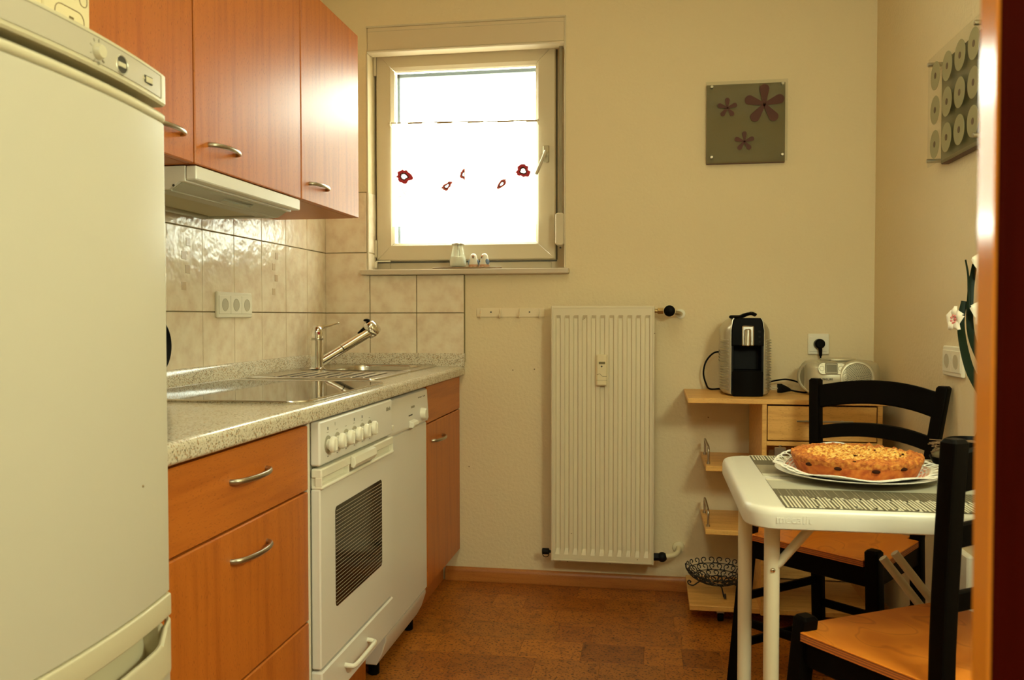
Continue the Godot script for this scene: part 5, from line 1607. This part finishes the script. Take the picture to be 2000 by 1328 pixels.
	part(sl, "speaker_grille", MB.new().lathe([[0.047, 0.006], [0.03, 0.009], [0.0, 0.0105]], 36, flt), M.radio_dark)
	# display, keys, name, CD lid, aerial, slider
	var tilt := Basis(V(1, 0, 0), -0.22)
	var dz0 := V(1.985, y + 0.098, 0.267)
	var pm := MB.new()
	pm.t = Transform3D(tilt, dz0)
	pm.prism(rrect(-0.050, 0.046, -0.021, 0.021, 0.018, 6), 0.0, 0.004, AZ, Vector3.ZERO, 0.0015)
	var ct := part(r, "control_field", pm, M.radio_silver)
	var q1 := MB.new()
	q1.t = pm.t
	q1.prism(rrect(-0.027, 0.016, -0.019, 0.020, 0.004, 3), 0.0035, 0.007, AZ, Vector3.ZERO, 0.0015)
	part(ct, "display_frame", q1, M.radio_dark)
	var q2 := MB.new()
	q2.t = pm.t
	q2.bx(-0.022, 0.012, -0.012, 0.013, 0.0068, 0.0075, 0.0004)
	part(ct, "display", q2, M.lcd)
	for q in [[-0.044, -0.030, -0.008, 0.008, 0.006], [0.019, 0.034, -0.008, 0.008, 0.007]]:
		var q3 := MB.new()
		q3.t = pm.t
		q3.tube(Array(ring3(rrect(q[0], q[1], q[2], q[3], q[4], 4), AZ, V(0, 0, 0.0042))), 0.0008, 5, true)
		part(ct, "key_outline", q3, M.print_grey)
	var q4 := MB.new()
	q4.t = pm.t
	q4.tube(Array(ring3(rrect(-0.050, 0.046, -0.021, 0.021, 0.018, 6), AZ, V(0, 0, 0.003))), 0.0009, 5, true)
	q4.bx(-0.058, -0.044, -0.0005, 0.0005, 0.003, 0.0045, 0).bx(0.034, 0.046, -0.0005, 0.0005, 0.003, 0.0045, 0)
	for q in [[-0.040, 0.013], [-0.038, -0.013], [0.025, 0.013], [0.023, -0.013], [0.034, -0.012]]: q4.bx(q[0], q[0] + 0.006, q[1] - 0.0006, q[1] + 0.0006, 0.0036, 0.0044, 0)
	part(ct, "key_print", q4, M.print_grey)
	lettering(r, "brand_print", "PHILIPS", V(1.966, y + 0.0615, 0.2765), Basis.IDENTITY, 0.0068, M.print_dark, 0.0008, true)
	part(r, "disc_lid", MB.new().lathe([[0.062, 0.0], [0.060, 0.005], [0.0, 0.006]], 36, Transform3D(Basis.IDENTITY, V(2.02, y + 0.126, 0.18))), M.radio_silver)
	part(r, "lid_slot", MB.new().bx(1.950, 2.01, y + 0.1265, y + 0.1290, 0.225, 0.231, 0.0005).bx(2.04, 2.065, y + 0.128, y + 0.1305, 0.215, 0.22, 0.0005), M.radio_dark)
	var sd := MB.new()
	for q in [[0.092, 0.008], [0.074, 0.003], [0.065, 0.003], [0.056, 0.006]]: sd.bx(2.146, 2.1595, y + q[0] - q[1] * 0.5 - 0.002, y + q[0] + q[1] * 0.5 - 0.002, 0.186, 0.19, 0.0005)
	part(r, "volume_mark", sd, M.print_dark)

func wire_bowl() -> void:
	var b := thing("wire_bowl", "black wrought iron bowl of curled wire standing on the bottom board of the side cabinet", "bowl", V(1.60, 0.070, 0.19))
	var c := V(1.600, 0.072, 0.19)
	# surface of the bowl: s from rim (0) to the bottom (1)
	var S := func(a: float, s: float) -> Vector3:
		var r := 0.118 * pow(cos(s * PI / 2), 0.72) if s < 1.0 else 0.0
		var h := 0.020 + 0.072 * pow(1.0 - s, 1.35)
		return c + V(r * cos(a), h, r * sin(a))
	var row := func(n: int, s0: float, s1: float, flip: bool, wide: float, called: String) -> void:
		for i in n:
			var ac := TAU * (i + (0.5 if flip else 0.0)) / n
			var pts := []
			for side in [-1.0, 1.0]:
				var arm := []
				# a curl that opens outwards from its eye and runs to the foot of the C
				for k in 15:
					var t := k / 14.0
					var ang := lerpf(4.6, -1.2, t)
					var rad := lerpf(0.16, 0.46, t)
					arm.append(Vector2(0.52 + 0.46 * 0.0 - rad * cos(ang) * 0.9, 0.48 - rad * sin(ang)))
				var seq := []
				for q in arm: seq.append(S.call(ac + side * (q.x * wide * TAU / n * 0.55), lerpf(s0, s1, clampf(q.y, -0.05, 1.0))))
				if side < 0: pts += seq
				else:
					seq.reverse()
					pts += [S.call(ac, s1)] + seq
			part(b, called, MB.new().tube(pts, 0.0019, 5), M.wrought_iron, 70.0)
	row.call(12, 0.0, 0.26, false, 0.95, "scroll")
	row.call(12, 0.26, 0.50, true, 0.95, "scroll")
	row.call(9, 0.50, 0.72, false, 0.95, "scroll")
	row.call(6, 0.72, 0.92, true, 0.95, "scroll")
	for s in [0.27, 0.51, 0.73, 0.93]:
		var ring := []
		for i in 36: ring.append(S.call(TAU * i / 36.0, s))
		part(b, "hoop", MB.new().tube(ring, 0.0016, 5, true), M.wrought_iron, 70.0)
	for k in 3:
		var a := PI + 0.35 + TAU * k / 3.0
		var d := V(cos(a), 0, sin(a))
		var p := [c + d * 0.02 + V(0, 0.021, 0), c + d * 0.055 + V(0, 0.026, 0), c + d * 0.075 + V(0, 0.015, 0), c + d * 0.092 + V(0, 0.002, 0), c + d * 0.108 + V(0, 0.003, 0), c + d * 0.114 + V(0, 0.012, 0), c + d * 0.108 + V(0, 0.018, 0), c + d * 0.102 + V(0, 0.014, 0), c + d * 0.106 + V(0, 0.010, 0)]
		part(b, "foot", MB.new().tube(spline(p, 4), 0.0026, 6), M.wrought_iron, 70.0)

func cake_plate() -> void:
	var c := V(1.800, 0.7312, 1.445)
	var O := Transform3D(Basis.IDENTITY, c)
	var p := thing("cake_plate", "large white cake plate on the dining table", "plate", c)
	part(p, "dish", MB.new().lathe([[0.0, 0.0], [0.085, 0.0], [0.090, 0.003], [0.130, 0.0085], [0.1700, 0.0165], [0.1715, 0.018], [0.1700, 0.0190], [0.130, 0.0115], [0.088, 0.0065], [0.0, 0.0065]], 64, O), M.porcelain, 50.0)
	# paper doily: disc with a scalloped lace border standing up a little
	var d := thing("paper_doily", "white lace paper doily with a frilly border under the cake", "doily", c + V(0, 0.008, 0))
	var rise := func(r: float, a: float) -> float:
		var e := smoothstep(0.10, 0.172, r)
		var back := 0.5 - 0.5 * sin(a)
		return 0.0085 + 0.0125 * e + e * (0.004 + 0.024 * pow(back, 2.0) * (0.6 + 0.4 * sin(a * 3.0 + 0.6)) + 0.003 * sin(a * 7.0))
	var rings := []
	for r in [0.150, 0.132, 0.115, 0.09, 0.04]:
		var g := PackedVector3Array()
		for i in 96:
			var a := TAU * i / 96.0
			g.append(c + V(r * cos(a), rise.call(r, a), r * sin(a)))
		rings.append(g)
	part(d, "paper", MB.new().loft(rings, false, true), M.doily_paper, 60.0)
	var lace := MB.new()
	var n := 44
	for i in n:
		var a0 := TAU * i / n
		var pts := []
		for k in 10:
			var t := TAU * k / 10.0
			var aa := a0 + cos(t) * TAU / n * 0.50
			var rr := 0.1610 + sin(t) * 0.0105
			pts.append(c + V(rr * cos(aa), rise.call(rr, aa) + 0.0006, rr * sin(aa)))
		lace.tube(pts, 0.0021, 4, true, 0.0009, V(0, 1, 0))
	for rr in [0.1500, 0.1715]:
		var pts := []
		for i in 132:
			var a := TAU * i / 132.0
			var r2: float = rr + (0.0028 * absf(sin(a * n * 0.5)) if rr > 0.16 else 0.0)
			pts.append(c + V(r2 * cos(a), rise.call(r2, a) + 0.0008, r2 * sin(a)))
		lace.tube(pts, 0.0026, 4, true, 0.0010, V(0, 1, 0))
	part(d, "lace_border", lace, M.doily_paper, 60.0)
	var red := MB.new()
	for q in [[0.1455, 64], [0.1385, 60], [0.1315, 56]]:
		for i in q[1]:
			var a: float = TAU * (i + 0.3 * sin(i * 2.3)) / q[1]
			var a2: float = a + 0.055
			var A := c + V(q[0] * cos(a), rise.call(q[0], a) + 0.0010, q[0] * sin(a))
			var Bq := c + V((q[0] - 0.002) * cos(a2), rise.call(q[0], a2) + 0.0010, (q[0] - 0.002) * sin(a2))
			red.beam(A, Bq, 0.0030, 0.0006, V(0, 1, 0), 0)
	tag(part(d, "red_cut_pattern", red, M.doily_red), "", "", "", "stuff")
	# cake: crust side, lumpy crumble, chocolate bits
	var k := thing("crumble_cake", "round golden crumble cake with dark chocolate bits on the lace doily", "cake", c + V(0, 0.012, 0))
	var no := FastNoiseLite.new()
	no.seed = 77
	no.noise_type = FastNoiseLite.TYPE_CELLULAR
	no.cellular_return_type = FastNoiseLite.RETURN_DISTANCE
	no.frequency = 72.0
	var n2 := FastNoiseLite.new()
	n2.seed = 78
	n2.frequency = 28.0
	var base := 0.0115
	var cc := c + V(0, base, 0)
	var side := []
	for q in [[0.117, 0.0], [0.124, 0.004], [0.1305, 0.020], [0.134, 0.030]]:
		var g := PackedVector3Array()
		for i in 120:
			var a := TAU * i / 120.0
			var w: float = 0.0016 * n2.get_noise_2d(cos(a) * 0.13, sin(a) * 0.13) + 0.0008 * no.get_noise_3d(cos(a) * 0.13, q[1], sin(a) * 0.13)
			g.append(cc + V((q[0] + w) * cos(a), q[1] + (0.003 * n2.get_noise_2d(cos(a) * 0.4, sin(a) * 0.4) if q[1] > 0.025 else 0.0), (q[0] + w) * sin(a)))
		side.append(g)
	part(k, "crust", MB.new().loft(side, true, true), M.cake_crust, 60.0)
	var topr := []
	var rad := [0.1335, 0.1355, 0.1335, 0.129]
	for i in 26: rad.append(0.127 * (1.0 - (i + 0.5) / 26.0))
	rad.append(0.0)
	for j in rad.size():
		var r: float = rad[j]
		var g := PackedVector3Array()
		for i in 150:
			var a := TAU * i / 150.0
			var x := r * cos(a)
			var z := r * sin(a)
			var h := 0.026 + 0.004 * j if j < 3 else 0.0355
			h += -0.004 * pow(1.0 - r / 0.1355, 1.5) if j >= 3 else 0.0
			var lump: float = (0.5 - no.get_noise_2d(x, z) - 0.6) * 0.0165 + n2.get_noise_2d(x + 3.0, z) * 0.0045
			if j == 0: lump *= 0.2
			var out := 1.0 + (lump * 9.0 * 0.1 if j in [1, 2] else 0.0)
			g.append(cc + V(x * out, h + lump, z * out))
		topr.append(g)
	part(k, "browned_rim", MB.new().loft(topr.slice(0, 9), false, false, true, false), M.cake_browned, 25.0)
	part(k, "crumble", MB.new().loft(topr.slice(8), false, false, true, false), M.cake_crumb, 25.0)
	var cr := RandomNumberGenerator.new()
	cr.seed = 12
	for i in 26:
		var a := cr.randf() * TAU
		var r := 0.122 * sqrt(cr.randf())
		var m := MB.new()
		var s := cr.randf_range(0.6, 1.25)
		m.t = Transform3D(Basis.from_euler(V(cr.randf_range(-0.3, 0.3), cr.randf() * TAU, cr.randf_range(-0.4, 0.4))), cc + V(r * cos(a), 0.0395, r * sin(a)))
		m.ball(Vector3.ZERO, V(0.0074 * s, 0.0034, 0.0036), 9, 6)
		part(k, "chocolate_bit", m, M.chocolate)
	for q in [[2.05, 0.026], [1.05, 0.028], [1.5, 0.024], [2.55, 0.027]]:
		var m := MB.new()
		m.ball(cc + V(0.1335 * cos(q[0]), q[1], 0.1335 * sin(q[0])), V(0.009, 0.0040, 0.004), 9, 6)
		part(k, "chocolate_bit", m, M.chocolate)
	# clear cake server leaning on the plate
	var s := thing("cake_server", "clear cake server with a metal handle leaning on the right side of the plate", "cake server", c + V(0.15, 0.02, 0.05))
	var h0 := c + V(0.185, 0.035, 0.012)
	var h1 := c + V(0.125, 0.022, 0.075)
	var ax := (h1 - h0).normalized()
	var sd := ax.cross(V(0, 1, 0)).normalized()
	var bl := MB.new()
	bl.loft([PackedVector3Array([h0 - sd * 0.008, h0 + sd * 0.008, h0 + sd * 0.008 + V(0, 0.0016, 0), h0 - sd * 0.008 + V(0, 0.0016, 0)]), PackedVector3Array([h0.lerp(h1, 0.5) - sd * 0.022, h0.lerp(h1, 0.5) + sd * 0.022, h0.lerp(h1, 0.5) + sd * 0.022 + V(0, 0.0016, 0), h0.lerp(h1, 0.5) - sd * 0.022 + V(0, 0.0016, 0)]), PackedVector3Array([h1 - sd * 0.004, h1 + sd * 0.004, h1 + sd * 0.004 + V(0, 0.0014, 0), h1 - sd * 0.004 + V(0, 0.0014, 0)])])
	part(s, "blade", bl, M.clear_server)
	part(s, "handle", MB.new().tube([h0 - ax * -0.01, h0 - ax * 0.03 + V(0, 0.004, 0), h0 - ax * 0.09 + V(0, 0.012, 0)], 0.0045, 10, false, 0.003, V(0, 1, 0)), M.brushed, 60.0)

func orchid() -> void:
	var b := V(2.035, 0.7302, 1.47)
	var o := thing("potted_orchid", "white and pink orchid with long dark strap leaves at the right end of the table", "plant", b)
	part(o, "pot", MB.new().lathe([[0.0, 0.0], [0.042, 0.0], [0.045, 0.004], [0.056, 0.085], [0.058, 0.092], [0.055, 0.093], [0.050, 0.080], [0.0, 0.078]], 28, Transform3D(Basis.IDENTITY, b)), M.black_plastic)
	part(o, "bark", MB.new().ball(b + V(0, 0.078, 0), V(0.049, 0.012, 0.049), 16, 8), M.twig)
	# long leaves: strips bent along their spines
	var leaves := [
		[[V(2.035, 0.80, 1.465), V(2.075, 0.88, 1.43), V(2.058, 0.97, 1.36), V(2.060, 1.06, 1.30), V(2.070, 1.12, 1.29)], 0.013],
		[[V(2.038, 0.80, 1.47), V(2.090, 0.92, 1.40), V(2.076, 1.04, 1.32), V(2.080, 1.14, 1.30), V(2.088, 1.205, 1.30)], 0.011],
		[[V(2.075, 1.06, 1.31), V(2.076, 1.14, 1.30), V(2.074, 1.18, 1.30), V(2.068, 1.215, 1.30)], 0.0035],
		[[V(2.04, 0.80, 1.48), V(2.075, 0.90, 1.44), V(2.098, 1.00, 1.38), V(2.092, 1.08, 1.34)], 0.012],
		[[V(2.04, 0.80, 1.47), V(2.07, 0.90, 1.50), V(2.10, 1.00, 1.52)], 0.014]]
	for l in leaves:
		part(o, "strap_leaf", MB.new().tube(spline(l[0], 6), l[1], 8, false, 0.0016, V(-0.32, 0.05, 0.95), l[1] * 0.55), M.leaf_dark, 70.0)
	part(o, "flower_stem", MB.new().tube(spline([V(2.04, 0.80, 1.46), V(2.09, 0.95, 1.42), V(2.100, 1.08, 1.36), V(2.095, 1.17, 1.33), V(2.100, 1.22, 1.33)], 6), 0.003, 6), M.leaf_dark, 70.0)
	# flowers: five petals and a pink lip
	for q in [[V(2.048, 1.078, 1.305), V(-0.93, 0.05, 0.30), 0.030], [V(2.098, 1.095, 1.34), V(0.1, 0.0, 1.0), 0.036], [V(2.102, 1.205, 1.335), V(-0.1, 0.1, 1.0), 0.034]]:
		var nrm: Vector3 = q[1].normalized()
		var ux := V(0, 1, 0).cross(nrm).normalized()
		var uy := nrm.cross(ux)
		var at: Vector3 = q[0]
		var hub := part(o, "flower", MB.new().ball(at, Vector3.ONE * 0.006, 8, 6), M.petal_pink)
		for k in 5:
			var a := PI / 2 + TAU * k / 5.0
			var d := ux * cos(a) + uy * sin(a)
			var n2 := nrm.cross(d)
			var R: float = q[2]
			var wd := 0.62 if k in [1, 4] else 0.48
			var g := []
			for i in 7:
				var t := i / 6.0
				var row := []
				for j in 5:
					var u := (j - 2) / 2.0
					var ww := R * wd * sin(PI * pow(t, 0.75) * 0.93 + 0.1)
					row.append(at + d * R * t + n2 * ww * u + nrm * (0.010 * sin(t * 2.4) - 0.006 * u * u * t))
				g.append(row)
			part(hub, "petal", MB.new().sheet(g), M.petal, 80.0)
		for k in 7:
			var a := TAU * k / 7.0
			var d := ux * cos(a) + uy * sin(a)
			part(hub, "pink_freckle", MB.new().ball(at + d * 0.009 + nrm * 0.006, Vector3.ONE * 0.003, 7, 5), M.petal_pink)
	# ball of twigs and moss next to the pot
	var t := thing("twig_nest", "brown bundle of twigs and moss behind the near chair post on the table", "decoration", V(2.045, 0.7302, 1.31))
	var rr := RandomNumberGenerator.new()
	rr.seed = 21
	part(t, "bowl", MB.new().lathe([[0.0, 0.0], [0.035, 0.0], [0.052, 0.03], [0.050, 0.031], [0.034, 0.004], [0.0, 0.004]], 24, Transform3D(Basis.IDENTITY, V(2.045, 0.7302, 1.31))), M.black_plastic)
	part(t, "moss", MB.new().ball(V(2.045, 0.765, 1.31), V(0.047, 0.026, 0.047), 16, 10), M.moss)
	for i in 34:
		var a := rr.randf() * TAU
		var c := V(2.045, 0.775 + rr.randf() * 0.018, 1.31)
		var d := V(cos(a), rr.randf_range(-0.1, 0.15), sin(a))
		var m := V(-sin(a), 0, cos(a)) * rr.randf_range(-0.03, 0.03)
		part(t, "twig", MB.new().tube([c - d * 0.045 + m, c + m * 1.2 + V(0, 0.006, 0), c + d * rr.randf_range(0.035, 0.058) + m], 0.0014, 5), M.twig, 70.0)

func hooks() -> void:
	var h := thing("hook_rail", "clear plastic rail with four hooks on the wall left of the radiator", "hook rail", V(0.79, 1.10, 0.0))
	part(h, "strip", MB.new().bx(0.651, 0.930, 1.083, 1.120, 0.0, 0.004, 0.001), M.clear_plastic)
	for x in [0.669, 0.750, 0.829, 0.909]:
		part(h, "hook", MB.new().tube(spline([V(x, 1.115, 0.003), V(x, 1.105, 0.008), V(x, 1.090, 0.010), V(x, 1.084, 0.018), V(x, 1.090, 0.026), V(x, 1.096, 0.027)], 4), 0.0065, 8, false, 0.0025, V(1, 0, 0)), M.clear_plastic, 60.0)
	for x in [0.711, 0.869]:
		part(h, "screw", MB.new().cyl(V(x, 1.103, 0.003), V(x, 1.103, 0.006), 0.003, 10), M.print_dark)
